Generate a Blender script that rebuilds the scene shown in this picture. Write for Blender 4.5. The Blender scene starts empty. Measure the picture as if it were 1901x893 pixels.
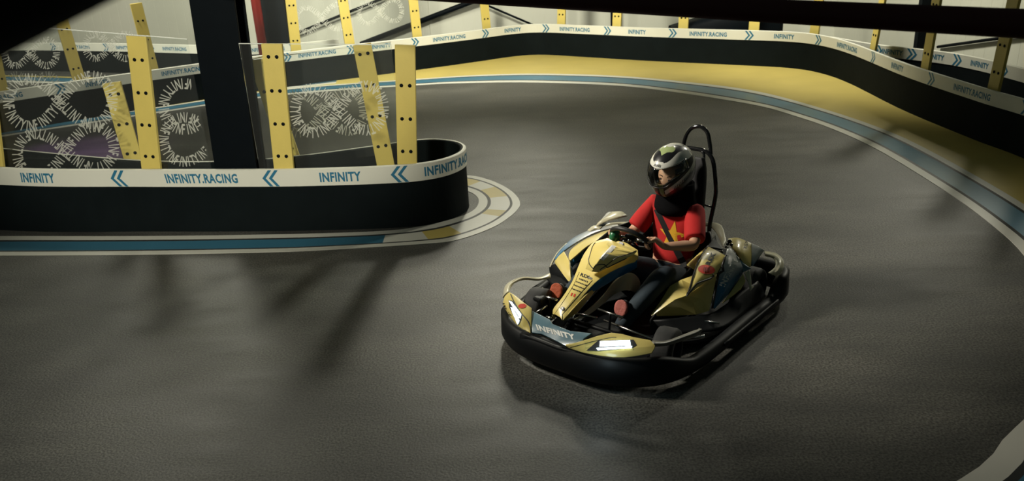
import bpy, bmesh, math, random
from mathutils import Vector, Matrix
from mathutils.bvhtree import BVHTree
random.seed(7)
S = bpy.context.scene
COL = S.collection
R = math.radians
# ------------------------------------------------------------------ camera
FPX, PITCH, ROLL, CAMH = 1550.0, R(21.5), R(3.0), 2.62
_c, _s = math.cos(PITCH), math.sin(PITCH)
_fw = Vector((0, _c, -_s)); _r0 = Vector((1, 0, 0)); _d0 = Vector((0, -_s, -_c))
CX = _r0*math.cos(ROLL) + _d0*math.sin(ROLL)
CY = -_r0*math.sin(ROLL) + _d0*math.cos(ROLL)
CAMP = Vector((0, 0, CAMH))
cd = bpy.data.cameras.new('camera'); cam = bpy.data.objects.new('camera', cd); COL.objects.link(cam)
cd.sensor_width = 36; cd.lens = FPX*36/1901; cd.clip_start = .05; cd.clip_end = 200
rot = Matrix((CX, -CY, -_fw)).transposed()
cam.matrix_world = Matrix.Translation(CAMP) @ rot.to_4x4()
S.camera = cam
cd.dof.use_dof = True; cd.dof.focus_distance = 5.0; cd.dof.aperture_fstop = 4.0
# ------------------------------------------------------------------ light
S.view_settings.view_transform = 'Standard'; S.view_settings.look = 'None'
S.view_settings.gamma = 1; S.view_settings.use_curve_mapping = False
S.view_settings.exposure = 0.0
w = bpy.data.worlds.new('world'); S.world = w; w.use_nodes = True
w.node_tree.nodes['Background'].inputs[0].default_value = (.55, .80, .72, 1)
w.node_tree.nodes['Background'].inputs[1].default_value = .03
def area(name, loc, target, sx, sy, power, col=(1, .93, .78), spread=180):
    l = bpy.data.lights.new(name, 'AREA'); l.shape = 'RECTANGLE'; l.size = sx; l.size_y = sy
    l.energy = power; l.color = col; l.spread = R(spread)
    o = bpy.data.objects.new(name, l); COL.objects.link(o); o.location = loc
    o.rotation_euler = (Vector(target)-Vector(loc)).to_track_quat('-Z', 'Y').to_euler()
    return o
def spot(name, loc, target, ang, power, col=(1, .93, .78), blend=.8, rad=.15):
    l = bpy.data.lights.new(name, 'SPOT'); l.spot_size = R(ang); l.spot_blend = blend
    l.energy = power; l.color = col; l.shadow_soft_size = rad
    o = bpy.data.objects.new(name, l); COL.objects.link(o); o.location = loc
    o.rotation_euler = (Vector(target)-Vector(loc)).to_track_quat('-Z', 'Y').to_euler()
    return o
WM = (1, .965, .79)
spot('hall_light_back', (.6, 15.0, 4.9), (-1.2, 7.6, 0), 42, 900, col=WM, blend=1, rad=.4)
spot('hall_light_track', (-5.0, 12.5, 5.2), (-3.5, 4.7, 0), 38, 950, col=WM, blend=1, rad=.6)
spot('hall_light_key', (9.2, 14.2, 5.6), (1.7, 8.3, 0), 36, 2300, col=WM, blend=1, rad=.5)
spot('hall_light_near', (.2, 13.8, 5.6), (-1.3, 4.6, 0), 26, 950, col=WM, blend=1, rad=.3)
spot('far_left_fill', (-6.5, 12.5, 5.0), (-6.8, 17.0, .9), 115, 1800, col=(1, .97, .8), rad=.4)  # unseen lamp added to brighten the far left wall
spot('hall_light_wall', (-1.0, 12.0, 4.6), (-.5, 17.0, .9), 120, 1600, col=(1, .97, .8), rad=.4)
spot('front_fill', (-2.6, .3, 3.9), (-2.75, 7.3, 2.25), 45, 1650, col=(1, .965, .8), blend=.5, rad=.3)  # added fill on island posts and bands, no lamp known here
spot('right_wall_fill', (3.6, 12.6, 4.6), (6.4, 13.6, .8), 100, 950, col=(1, .97, .8), rad=.4)  # unseen spot added to light the right wall
spot('purple_glow_fill', (-6.2, 9.6, 3.6), (-5.55, 10.4, 0), 36, 420, col=(.75, .35, 1), blend=1, rad=.1)  # added spot standing in for a purple reflection, no such lamp known
spot('orange_glow_fill', (-5.6, 8.8, 3.2), (-5.0, 9.2, 0), 22, 110, col=(1, .45, .25), blend=1, rad=.1)  # added likewise for the orange part of that reflection
spot('band_fill', (1.6, 9.2, 3.2), (3.2, 15.0, .75), 40, 420, col=(1, .97, .8), blend=.8, rad=.3)  # added low fill that lifts the dim right part of the far band
area('kart_side_fill', (-4.2, 5.6, 4.4), (.9, 5.3, .8), .8, .8, 25, spread=36)  # added soft fill brightening kart and driver from the left
spot('kart_fill', (3.4, 10.2, 5.8), (1.2, 5.5, .4), 13, 520, col=WM, blend=1, rad=.3)  # added narrow spot lifting the rear right kart panels
# ------------------------------------------------------------------ helpers
def ray(px, py):
    d = CX*((px-950.5)/FPX) + CY*((py-446.5)/FPX) + _fw
    return d.normalized()
def at_z(px, py, z=0.):
    d = ray(px, py); return CAMP + d*((z-CAMH)/d.z)
def at_d(px, py, dist):
    return CAMP + ray(px, py)*dist
def on_plane(px, py, A, B):          # vertical plane through ground points A, B
    A = Vector((A[0], A[1], 0)); B = Vector((B[0], B[1], 0)); n = Vector((B.y-A.y, A.x-B.x, 0))
    d = ray(px, py); t = (A-CAMP).dot(n)/d.dot(n); return CAMP+d*t
def near_vertical(px, py, xy):       # point of the pixel's ray closest to the vertical above xy
    d = ray(px, py); h = Vector((d.x, d.y)); v = Vector((xy[0], xy[1]))-CAMP.xy
    return CAMP + d*(v.dot(h)/h.dot(h))
def crom(P, n, closed=False):
    P = [Vector(p) for p in P]; out = []; N = len(P)
    if N == 2 and not closed: return [P[0].lerp(P[1], i/n) for i in range(n+1)]
    segs = N if closed else N-1
    for i in range(segs):
        if closed: a, b, c, d = P[(i-1) % N], P[i], P[(i+1) % N], P[(i+2) % N]
        else:
            a = P[i-1] if i else 2*P[0]-P[1]; b = P[i]; c = P[i+1]; d = P[i+2] if i+2 < N else 2*P[-1]-P[-2]
        for k in range(n):
            t = k/n
            out.append(.5*((2*b)+(c-a)*t+(2*a-5*b+4*c-d)*t*t+(3*b-a-3*c+d)*t*t*t))
    if not closed: out.append(P[-1].copy())
    return out
MATS = {}
def mat(name, col, rough=.5, metal=0, coat=0, emis=None, es=0, noise=0, nscale=8, bump=0, bscale=60, alpha=1, trans=0, spec=.5, stretch=None):
    if name in MATS: return MATS[name]
    m = bpy.data.materials.new(name); m.use_nodes = True; nt = m.node_tree; b = nt.nodes['Principled BSDF']
    c = (col[0], col[1], col[2], 1)
    b.inputs['Base Color'].default_value = c; b.inputs['Roughness'].default_value = rough
    b.inputs['Metallic'].default_value = metal; b.inputs['Coat Weight'].default_value = coat
    b.inputs['Alpha'].default_value = alpha; b.inputs['Transmission Weight'].default_value = trans
    b.inputs['Specular IOR Level'].default_value = spec
    if emis: b.inputs['Emission Color'].default_value = (*emis, 1); b.inputs['Emission Strength'].default_value = es
    tc = nt.nodes.new('ShaderNodeTexCoord')
    src = tc.outputs['Object']
    if stretch:
        mp = nt.nodes.new('ShaderNodeMapping'); mp.inputs['Scale'].default_value = stretch; nt.links.new(src, mp.inputs[0]); src = mp.outputs[0]
    if noise:
        n = nt.nodes.new('ShaderNodeTexNoise'); n.inputs['Scale'].default_value = nscale; n.inputs['Detail'].default_value = 6
        nt.links.new(src, n.inputs['Vector'])
        mx = nt.nodes.new('ShaderNodeMix'); mx.data_type = 'RGBA'
        mx.inputs[6].default_value = tuple(max(0, x*(1-noise)) for x in col)+(1,); mx.inputs[7].default_value = tuple(min(1, x*(1+noise)) for x in col)+(1,)
        nt.links.new(n.outputs['Fac'], mx.inputs[0]); nt.links.new(mx.outputs[2], b.inputs['Base Color'])
    if bump:
        n2 = nt.nodes.new('ShaderNodeTexNoise'); n2.inputs['Scale'].default_value = bscale; n2.inputs['Detail'].default_value = 4
        nt.links.new(tc.outputs['Object'], n2.inputs['Vector'])
        bp = nt.nodes.new('ShaderNodeBump'); bp.inputs['Strength'].default_value = bump; bp.inputs['Distance'].default_value = .01
        nt.links.new(n2.outputs['Fac'], bp.inputs['Height']); nt.links.new(bp.outputs[0], b.inputs['Normal'])
    MATS[name] = m; return m
YEL = mat('yellow_painted_wood', (.70, .55, .14), .5, noise=.10, nscale=5, bump=.1, bscale=40)
WHT = mat('white_printed_vinyl', (.74, .73, .64), .4, noise=.04, nscale=3)
RUB = mat('black_rubber', (.005, .008, .009), .75, spec=.08, noise=.3, nscale=4, bump=.15, bscale=12)
BLUP = mat('blue_print', (.02, .16, .28), .5)
BLKM = mat('black_steel', (.003, .005, .007), .55, noise=.2, spec=.08)
WLINE = mat('white_floor_paint', (.66, .65, .58), .42, noise=.08, nscale=3)
BLINE = mat('blue_floor_paint', (.05, .18, .28), .28, noise=.15, nscale=2)
YLINE = mat('yellow_floor_paint', (.58, .46, .13), .5, noise=.12, nscale=2)
DGAP = mat('dark_floor_line', (.03, .032, .032), .6)
CLEAR = None
def mesh_obj(name, verts, faces, material, parent=None, smooth=False, mats=None, midx=None, loc=None):
    me = bpy.data.meshes.new(name); me.from_pydata([tuple(v) for v in verts], [], faces); 
    for m in (mats or ([material] if material else [])): me.materials.append(m)
    if midx:
        for p, i in zip(me.polygons, midx): p.material_index = i
    if smooth:
        for p in me.polygons: p.use_smooth = True
    me.update()
    o = bpy.data.objects.new(name, me); COL.objects.link(o)
    if parent: o.parent = parent
    if loc: o.location = loc
    return o
def fix_normals(o):
    bm = bmesh.new(); bm.from_mesh(o.data); bmesh.ops.remove_doubles(bm, verts=bm.verts, dist=1e-5)
    bmesh.ops.recalc_face_normals(bm, faces=bm.faces); bm.to_mesh(o.data); bm.free(); return o
def tag(o, label, cat, group=None, kind=None):
    o['label'] = label; o['category'] = cat
    if group: o['group'] = group
    if kind: o['kind'] = kind
    return o
def struct(o, label=None, cat=None):
    o['kind'] = 'structure'
    if label: o['label'] = label
    if cat: o['category'] = cat
    return o
def empty(name, loc=(0, 0, 0), rz=0):
    o = bpy.data.objects.new(name, None); COL.objects.link(o); o.location = loc; o.rotation_euler = (0, 0, rz); o.empty_display_size = .1
    return o
def origin(o):   # put a mesh's origin at the centre of its base
    vs = [v.co for v in o.data.vertices]; c = Vector(((min(v.x for v in vs)+max(v.x for v in vs))/2, (min(v.y for v in vs)+max(v.y for v in vs))/2, min(v.z for v in vs)))
    o.data.transform(Matrix.Translation(-c)); o.location = o.location + c; return o
def tube_geo(P, r, seg=10, closed=False, caps=True, up=None):
    P = [Vector(p) for p in P]; n = len(P); V = []; F = []
    rr = r if hasattr(r, '__len__') else [r]*n
    prev = None
    for i, p in enumerate(P):
        if closed: t = P[(i+1) % n]-P[i-1]
        else: t = P[min(i+1, n-1)]-P[max(i-1, 0)]
        t.normalize()
        if prev is None:
            a = Vector((0, 0, 1)) if abs(t.z) < .9 else Vector((1, 0, 0))
            u = t.cross(a).normalized()
        else:
            u = (prev - t*prev.dot(t)).normalized()
        prev = u; v = t.cross(u)
        for k in range(seg):
            a = 2*math.pi*k/seg; V.append(p+u*math.cos(a)*rr[i]+v*math.sin(a)*rr[i])
    m = n if closed else n-1
    for i in range(m):
        for k in range(seg):
            a = i*seg+k; b = i*seg+(k+1) % seg; j = ((i+1) % n)*seg
            F.append((a, b, j+(k+1) % seg, j+k))
    if caps and not closed:
        F.append(tuple(range(seg))[::-1]); F.append(tuple((n-1)*seg+k for k in range(seg)))
    return V, F
def tube(name, P, r, material, parent=None, seg=12, closed=False):
    V, F = tube_geo(P, r, seg, closed); return mesh_obj(name, V, F, material, parent, smooth=True)
def box_geo(c, s, M=None):
    V = [Vector((c[0]+s[0]*x/2, c[1]+s[1]*y/2, c[2]+s[2]*z/2)) for x in (-1, 1) for y in (-1, 1) for z in (-1, 1)]
    if M: V = [M@v for v in V]
    return V, [(0, 1, 3, 2), (4, 6, 7, 5), (0, 4, 5, 1), (2, 3, 7, 6), (0, 2, 6, 4), (1, 5, 7, 3)]
def join(*geos):
    V = []; F = []
    for v, f in geos:
        o = len(V); V += list(v); F += [tuple(i+o for i in q) for q in f]
    return V, F
def bevel(o, w=.005, seg=2):
    m = o.modifiers.new('bevel', 'BEVEL'); m.width = w; m.segments = seg; m.limit_method = 'ANGLE'; m.angle_limit = R(35); return o
def solid(o, t, off=-1):
    m = o.modifiers.new('solid', 'SOLIDIFY'); m.thickness = t; m.offset = off; return o
def grid_surf(rows, nu=5, nv=5, closed_u=False):   # rows: list of equal-length point lists
    rows2 = [crom(r, nu, closed_u) for r in rows]
    m = len(rows2[0]); cols = [crom([r[i] for r in rows2], nv) for i in range(m)]
    k = len(cols[0]); V = [cols[i][j] for j in range(k) for i in range(m)]; F = []
    for j in range(k-1):
        for i in range(m if closed_u else m-1):
            F.append((j*m+i, j*m+(i+1) % m, (j+1)*m+(i+1) % m, (j+1)*m+i))
    return V, F
def surf(name, rows, material, parent, nu=5, nv=5, thick=.008, closed_u=False, off=-1, sharp=None):
    V, F = grid_surf(rows, nu, nv, closed_u)
    o = mesh_obj(name, V, F, material, parent, smooth=True)
    if sharp: o.data.set_sharp_from_angle(angle=R(sharp))
    solid(o, thick, off); return o
def ellip(c, r, seg=20, rings=12, M=None):
    V = []; F = []
    for j in range(rings+1):
        th = math.pi*j/rings
        for k in range(seg):
            a = 2*math.pi*k/seg
            v = Vector((r[0]*math.sin(th)*math.cos(a), r[1]*math.sin(th)*math.sin(a), r[2]*math.cos(th)))
            V.append((M@v if M else v)+Vector(c))
    for j in range(rings):
        for k in range(seg): F.append((j*seg+k, (j+1)*seg+k, (j+1)*seg+(k+1) % seg, j*seg+(k+1) % seg))
    return V, F
# lettering -------------------------------------------------------
_tc = {}
def text_geo(s, size=1., bold=.02, cond=1.):
    key = (s, bold)
    if key not in _tc:
        cu = bpy.data.curves.new('t', 'FONT'); cu.body = s; cu.offset = bold; cu.resolution_u = 2; cu.space_character = 1.08
        ob = bpy.data.objects.new('t', cu); COL.objects.link(ob)
        dg = bpy.context.evaluated_depsgraph_get(); me = bpy.data.meshes.new_from_object(ob.evaluated_get(dg))
        V = [v.co.copy() for v in me.vertices]; F = [tuple(p.vertices) for p in me.polygons]
        bpy.data.objects.remove(ob); bpy.data.curves.remove(cu); bpy.data.meshes.remove(me)
        x0 = min(v.x for v in V); x1 = max(v.x for v in V); y0 = min(v.y for v in V); y1 = max(v.y for v in V)
        _tc[key] = ([((v.x-(x0+x1)/2)/(y1-y0), (v.y-(y0+y1)/2)/(y1-y0)) for v in V], F)
    V, F = _tc[key]
    return [(x*size*cond, y*size) for x, y in V], F
def mapped(name, geos, fn, material, parent):   # geos: [(verts2d, faces)]; fn(x, y) -> point
    V = []; F = []
    for v, f in geos:
        o = len(V); V += [fn(x, y) for x, y in v]; F += [tuple(i+o for i in q) for q in f]
    return mesh_obj(name, V, F, material, parent)
# ------------------------------------------------------------------ the setting
def floor_mat():
    m = bpy.data.materials.new('sealed_asphalt_floor'); m.use_nodes = True; nt = m.node_tree; b = nt.nodes['Principled BSDF']
    tc = nt.nodes.new('ShaderNodeTexCoord')
    def noise(sc, det, stretch=(1, 1, 1), rz=0):
        mp = nt.nodes.new('ShaderNodeMapping'); mp.inputs['Scale'].default_value = stretch; mp.inputs['Rotation'].default_value = (0, 0, rz)
        nt.links.new(tc.outputs['Object'], mp.inputs[0]); n = nt.nodes.new('ShaderNodeTexNoise'); n.inputs['Scale'].default_value = sc; n.inputs['Detail'].default_value = det
        nt.links.new(mp.outputs[0], n.inputs['Vector']); return n.outputs['Fac']
    a = noise(.8, 5, (1, 1.6, 1), .5); c = noise(2.2, 8, (.7, 2.4, 1), .6); g = noise(75, 4); sp = noise(14, 2, (1, 2.5, 1), .4)
    def ramp(x, lo, hi, p0, p1):
        r = nt.nodes.new('ShaderNodeValToRGB'); r.color_ramp.elements[0].position = p0; r.color_ramp.elements[1].position = p1
        r.color_ramp.elements[0].color = (*lo, 1); r.color_ramp.elements[1].color = (*hi, 1); nt.links.new(x, r.inputs[0]); return r.outputs[0]
    def mul(x, y):
        k = nt.nodes.new('ShaderNodeMix'); k.data_type = 'RGBA'; k.blend_type = 'MULTIPLY'; k.inputs[0].default_value = 1
        nt.links.new(x, k.inputs[6]); nt.links.new(y, k.inputs[7]); return k.outputs[2]
    base = ramp(a, (.062, .062, .055), (.115, .112, .098), .35, .65)
    col = mul(mul(base, ramp(c, (.66, .66, .68), (1.0, 1.0, 1.0), .36, .6)), ramp(g, (.4, .4, .4), (1.45, 1.45, 1.45), .36, .64))
    col = mul(col, ramp(sp, (.35, .35, .35), (1, 1, 1), .24, .29))
    nt.links.new(col, b.inputs['Base Color'])
    rr = ramp(c, (.5,)*3, (.6,)*3, .3, .7); nt.links.new(rr, b.inputs['Roughness'])
    bp = nt.nodes.new('ShaderNodeBump'); bp.inputs['Strength'].default_value = .35; bp.inputs['Distance'].default_value = .004
    nt.links.new(g, bp.inputs['Height']); nt.links.new(bp.outputs[0], b.inputs['Normal'])
    return m
fl = mesh_obj('floor', [(-24, -3, 0), (14, -3, 0), (14, 26, 0), (-24, 26, 0)], [(0, 1, 2, 3)], floor_mat()); struct(fl)
WALLM = mat('cream_wall_cladding', (.66, .66, .56), .6, noise=.04, nscale=2, bump=.25, bscale=6)
def corrugated(name, A, B, z1, pitch=.25):
    A = Vector(A); B = Vector(B); L = (B-A).length; d = (B-A)/L; n = Vector((d.y, -d.x)); V = []; F = []; k = int(L/pitch)
    pts = []
    for i in range(k):
        s = i*pitch
        for f, o in ((0, 0), (.82, 0), (.88, -.012), (.94, -.012)): pts.append(A+d*(s+f*pitch)+n*o)
    pts.append(B)
    for p in pts: V += [(p.x, p.y, 0), (p.x, p.y, z1)]
    for i in range(len(pts)-1): F.append((2*i, 2*i+2, 2*i+3, 2*i+1))
    o = mesh_obj(name, V, F, WALLM); solid(o, .12, 0); return struct(o)
corrugated('wall_back', (-20, 23.3), (-1.5, 18.4), 6.0)
corrugated('wall_back_right', (-1.5, 18.4), (6.6, 16.7), 6.0)
corrugated('wall_right', (6.6, 16.7), (7.2, 2.0), 2.7)
# kerbs and painted apron
def loop_pts(pts, n=8): return crom([Vector((p[0], p[1], 0)) for p in pts], n)
def resamp(P, n):
    L = [0]
    for a, b in zip(P[:-1], P[1:]): L.append(L[-1]+(b-a).length)
    out = []; j = 0
    for i in range(n+1):
        s = L[-1]*i/n
        while j < len(L)-2 and L[j+1] < s: j += 1
        t = (s-L[j])/max(1e-9, L[j+1]-L[j]); out.append(P[j].lerp(P[j+1], min(1, t)))
    return out
def strips(name, inner, outer, bands, z=.004, label=None):
    # bands: list of (f0, f1, fn(i)->material index); inner/outer are equal-length lists
    V = []; F = []; MI = []
    for f0, f1, fn in bands:
        o = len(V); n = len(inner)
        for a, b in zip(inner, outer):
            p = a.lerp(b, f0); q = a.lerp(b, f1); V += [(p.x, p.y, 0), (p.x, p.y, z), (q.x, q.y, z), (q.x, q.y, 0)]
        for i in range(n-1):
            for k in range(3):
                F.append((o+4*i+k, o+4*(i+1)+k, o+4*(i+1)+k+1, o+4*i+k+1)); MI.append(fn(i))
    ob = mesh_obj(name, V, F, None, mats=[WLINE, BLINE, YLINE, DGAP], midx=MI); struct(ob, label, 'track marking'); return ob
# outer kerb: outer edge / track-side edge measured on the ground
ko_px = [(-260, 279), (8, 241), (150, 220), (291, 199.5), (533, 165), (773, 147), (880, 140), (996, 137), (1142, 141), (1270, 152), (1400, 169), (1520, 200), (1639, 240), (1737, 286), (1901, 380)]
ki_px = [(-260, 294), (8, 253), (150, 231.5), (291, 210), (533, 176), (773, 158.5), (880, 154), (996, 153.4), (1142, 158.7), (1250, 171), (1400, 195), (1480, 217), (1546, 240), (1625, 276), (1737, 343.6), (1821, 402), (1901, 475)]
KO = [at_z(*p) for p in ko_px]+[Vector((4.36, 5.6, 0)), Vector((3.95, 4.3, 0)), Vector((3.2, 3.4, 0)), Vector((2.4, 2.7, 0)), Vector((1.0, 1.9, 0))]
KI = [at_z(*p) for p in ki_px]+[Vector((3.48, 4.85, 0)), Vector((2.84, 3.9, 0)), Vector((2.46, 3.55, 0)), Vector((2.05, 3.23, 0)), Vector((.6, 2.5, 0))]
KOs = resamp(crom(KO, 8), 160); KIs = resamp(crom(KI, 8), 160)
strips('kerb_strip', KIs, KOs, [(0, .2, lambda i: 0), (.2, .27, lambda i: 3), (.27, .76, lambda i: 1), (.76, .83, lambda i: 3), (.83, 1, lambda i: 0)],
       label='blue and white painted kerb band curving round the outside of the track')
# island kerb
kin_px = [(-250, 441), (0, 439), (250, 439), (500, 436), (700, 430), (786, 420), (850, 404), (880, 390), (889, 375), (884, 364), (866, 354.5)]
kout_px = [(-250, 476), (0, 475), (250, 473), (500, 468.5), (612, 463.8), (780, 454), (850, 445.6), (920, 420), (960.6, 389.6), (963, 370), (942, 350), (906, 333.6), (865.5, 326)]
IN = [at_z(*p) for p in kin_px]+[Vector((-.66, 8.24, 0)), Vector((-1.1, 8.2, 0)), Vector((-2.2, 7.95, 0))]
OU = [at_z(*p) for p in kout_px]+[Vector((-.85, 8.6, 0)), Vector((-1.3, 8.5, 0)), Vector((-2.2, 8.2, 0))]
# match both edges by angle: pair nearest points so bands stay square to the kerb
OUs = resamp(crom(OU, 10), 200); INd = crom(IN, 14); INs = []; j0 = 0
for q in OUs:
    best = min(range(j0, min(len(INd), j0+40)), key=lambda k: (INd[k]-q).length); j0 = best; INs.append(INd[best])
for _ in range(3): INs = [INs[0]]+[(INs[i-1]+INs[i]*2+INs[i+1])/4 for i in range(1, len(INs)-1)]+[INs[-1]]
marks = [at_z(*p) for p in ((712, 450), (788, 440), (853, 428), (918, 402), (936, 392), (944, 363), (925, 345), (897, 335), (868, 330))]
mi = [min(range(len(OUs)), key=lambda k: ((OUs[k]+INs[k])/2-m).length) for m in marks]
def nose(i):
    if i < mi[0]: return 1
    k = sum(1 for m in mi if i >= m); return (0, 2)[(k-1) % 2]
strips('kerb_nose_strip', INs, OUs, [(0, .22, lambda i: 0), (.22, .30, lambda i: 3), (.30, .76, nose), (.76, .82, lambda i: 3), (.82, 1, lambda i: 0)],
       label='kerb band hugging the island barrier, blue then white and yellow blocks round its nose')
# apron between outer kerb and outer barrier
OB = [(-9.6, 9.9), (-7.3, 11.9), (-5.2, 13.45), (-3.7, 14.38), (-1.58, 15.4), (-.52, 15.95), (.2, 16.36), (.75, 16.4), (1.5, 15.9), (2.6, 15.1), (4.1, 14.15), (4.7, 13.72), (5.0, 13.2), (5.12, 12.3), (5.1, 10.5), (5.2, 9.0), (5.3, 8.0), (5.2, 5.8), (4.6, 3.8), (3.4, 2.3), (1.8, 1.2)]
OBs = resamp(crom([Vector((*p, 0)) for p in OB], 8), 200)
KOa = resamp(crom([Vector((p.x, p.y, 0)) for p in KO], 8), 200)
V = []; F = []
for a, b in zip(KOa, OBs): V += [(a.x, a.y, .002), (b.x, b.y, .002)]
for i in range(200): F.append((2*i, 2*i+1, 2*i+3, 2*i+2))
ap = mesh_obj('painted_apron', V, F, YLINE); struct(ap, 'plain yellow painted run-off between outer kerb and outer barrier', 'track marking')
# ------------------------------------------------------------------ barriers
H = .582
class Path:
    def __init__(s, P): 
        s.P = P; s.L = [0]
        for a, b in zip(P[:-1], P[1:]): s.L.append(s.L[-1]+(b-a).length)
    def at(s, x):
        L = s.L; x = max(0, min(L[-1]-1e-6, x)); lo = 0; hi = len(L)-1
        while hi-lo > 1:
            m = (lo+hi)//2
            if L[m] <= x: lo = m
            else: hi = m
        t = (x-L[lo])/(L[hi]-L[lo]); p = s.P[lo].lerp(s.P[hi], t); d = (s.P[hi]-s.P[lo]).normalized()
        return p, Vector((d.y, -d.x, 0))
    def near(s, q):
        k = min(range(len(s.P)), key=lambda i: (s.P[i].xy-q.xy).length); b = (1e9, 0)
        for i in (max(0, k-1), min(k, len(s.P)-2)):
            a, e = s.P[i].xy, s.P[i+1].xy; v = e-a; t = max(0, min(1, (q.xy-a).dot(v)/v.dot(v))); d = (a+v*t-q.xy).length
            if d < b[0]: b = (d, s.L[i]+t*v.length)
        return b[1]
BANDH = .155
def barrier(base, top, label, thick=.05, words=None, chev=1, th=.075, group=None, cond=.8):
    """base/top: equal-length lists of ground points along the track face (track on the right of travel)"""
    root = empty('track_barrier', (base[len(base)//2].x, base[len(base)//2].y, 0)); tag(root, label, 'barrier', group)
    o = root.location; n = len(base); V = []; F = []
    def nrm(P, i):
        d = (P[min(i+1, n-1)]-P[max(i-1, 0)]).normalized(); return Vector((d.y, -d.x, 0))
    for i in range(n):
        a, b = base[i]-o, top[i]-o; na, nb = nrm(base, i), nrm(top, i); zz = lambda z: Vector((0, 0, z))
        m = a.lerp(b, 1-BANDH/H)
        V += [a+zz(0), m+zz(H-BANDH), b+nb*.004+zz(H-.004), b-nb*.01+zz(H), b-nb*(thick-.01)+zz(H), b-nb*thick+zz(H-.01), a-na*thick+zz(0)]
    for i in range(n-1):
        for k in range(6): F.append((7*i+k, 7*(i+1)+k, 7*(i+1)+k+1, 7*i+k+1))
    F.append(tuple(range(7))); F.append(tuple(7*(n-1)+k for k in range(6, -1, -1)))
    w_ = mesh_obj('rubber_wall', V, F, RUB, root); bevel(w_, .004)
    V = []; F = []; tk = .008
    for i in range(n):
        a, b = base[i]-o, top[i]-o; nb = nrm(top, i)
        m = a.lerp(b, 1-BANDH/H)
        V += [m+nb*(tk)+Vector((0, 0, H-BANDH)), b+nb*(tk)+Vector((0, 0, H-.003)), b-nb*.004+Vector((0, 0, H+.004)), b-nb*.02+Vector((0, 0, H+.004)), m-nb*.001+Vector((0, 0, H-BANDH))]
    for i in range(n-1):
        for k in range(4): F.append((5*i+k, 5*(i+1)+k, 5*(i+1)+k+1, 5*i+k+1))
        F.append((5*i+4, 5*(i+1)+4, 5*(i+1), 5*i))
    band = mesh_obj('printed_band', V, F, WHT, root)
    path = Path(top); pb = Path(base)
    def on(s, z):
        p, nn = path.at(s); q = base_at(path, base, s); f = z/H; r = q.lerp(p, f)-o
        return r+nn*(tk+.0015)+Vector((0, 0, z))
    if words:
        for s, wd in words:
            v, f = text_geo(wd, th, .035, cond); mapped('lettering', [([(x+s, y+H-BANDH/2) for x, y in v], f)], on, BLUP, band)
    if chev:
        for s, d in chev_list[id(base)] if id(base) in chev_list else []:
            g = []
            hh = BANDH*.5
            for k in (0, 1):
                x0 = s+k*.062
                g.append(([(x0, hh), (x0+.032, hh), (x0+d*.062+.032, 0), (x0+d*.062, 0)], [(0, 1, 2, 3)]))
                g.append(([(x0+d*.062, 0), (x0+d*.062+.032, 0), (x0+.032, -hh), (x0, -hh)], [(0, 1, 2, 3)]))
            g = [([(x, y*.96+H-BANDH/2) for x, y in v], f) for v, f in g]
            mapped('chevron', g, on, BLUP, band)
    return root, on, path
def base_at(path, base, s):
    L = path.L; s = max(0, min(L[-1]-1e-6, s)); lo = 0; hi = len(L)-1
    while hi-lo > 1:
        m = (lo+hi)//2
        if L[m] <= s: lo = m
        else: hi = m
    return base[lo].lerp(base[hi], (s-L[lo])/(L[hi]-L[lo]))
chev_list = {}
# outer barrier
OBp = crom([Vector((*p, 0)) for p in OB], 10); pth = Path(OBp)
cx = [(105, 168), (256, 150), (417, 121), (514, 103), (640, 92), (758, 78), (887, 62), (1002, 55), (1122, 57), (1243, 61), (1382, 66), (1520, 73), (1625, 105), (1731, 145), (1885, 200)]
cs = [pth.near(at_z(x, y, .5)) for x, y in cx]
step = 1.35
while cs[-1] < pth.L[-1]-step: cs.append(cs[-1]+step)
while cs[0] > step: cs.insert(0, cs[0]-1.6)
k887 = cs.index(pth.near(at_z(887, 62, .5)))
words = [((a+b)/2+.04, 'INFINITY' if (i-k887) % 2 == 0 else 'INFINITY.RACING') for i, (a, b) in enumerate(zip(cs[:-1], cs[1:]))]
chev_list[id(OBp)] = [(s, 1) for s in cs]
barrier(OBp, OBp, 'long black outer barrier with blue lettered white band curving along the far and right side', words=words)
# island barrier
IB = [(-7.4, 8.5), (-4.88, 7.62), (-3.35, 7.36), (-2.22, 7.2), (-1.73, 7.155), (-1.24, 7.12), (-.84, 7.13), (-.58, 7.24), (-.425, 7.45), (-.40, 7.68), (-.5, 7.88), (-.72, 8.0), (-.95, 7.99), (-1.25, 7.87), (-1.96, 7.64), (-2.6, 7.56), (-3.4, 7.68), (-4.6, 8.15), (-7.2, 9.3)]
IT = [(-7.4, 8.8), (-4.9, 7.78), (-3.45, 7.44), (-2.22, 7.22), (-1.73, 7.155), (-1.24, 7.12), (-.84, 7.13), (-.58, 7.24), (-.425, 7.45), (-.40, 7.68), (-.5, 7.88), (-.72, 8.0), (-.95, 7.99), (-1.25, 7.87), (-1.96, 7.64), (-2.6, 7.58), (-3.4, 7.74), (-4.6, 8.25), (-7.2, 9.5)]
IBp = crom([Vector((*p, 0)) for p in IB], 8); ITp = crom([Vector((*p, 0)) for p in IT], 8); ip = Path(ITp)
def sI(x, y): return ip.near(at_z(x, y, .51))
chev_list[id(IBp)] = [(sI(x, y)-.02, -1) for x, y in ((222, 328), (503, 330), (742, 325))]
wI = [(sI(83, 323), 'INFINITY'), (sI(371, 331), 'INFINITY.RACING'), (sI(630, 329), 'INFINITY'), (sI(780, 321)+.40, 'INFINITY.RACING'), (sI(780, 321)+1.5, 'INFINITY'), (sI(83, 323)-1.3, 'INFINITY.RACING')]
barrier(IBp, ITp, 'near black island barrier with white lettered band and rounded nose', words=wI, th=.088, cond=.74)
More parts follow.
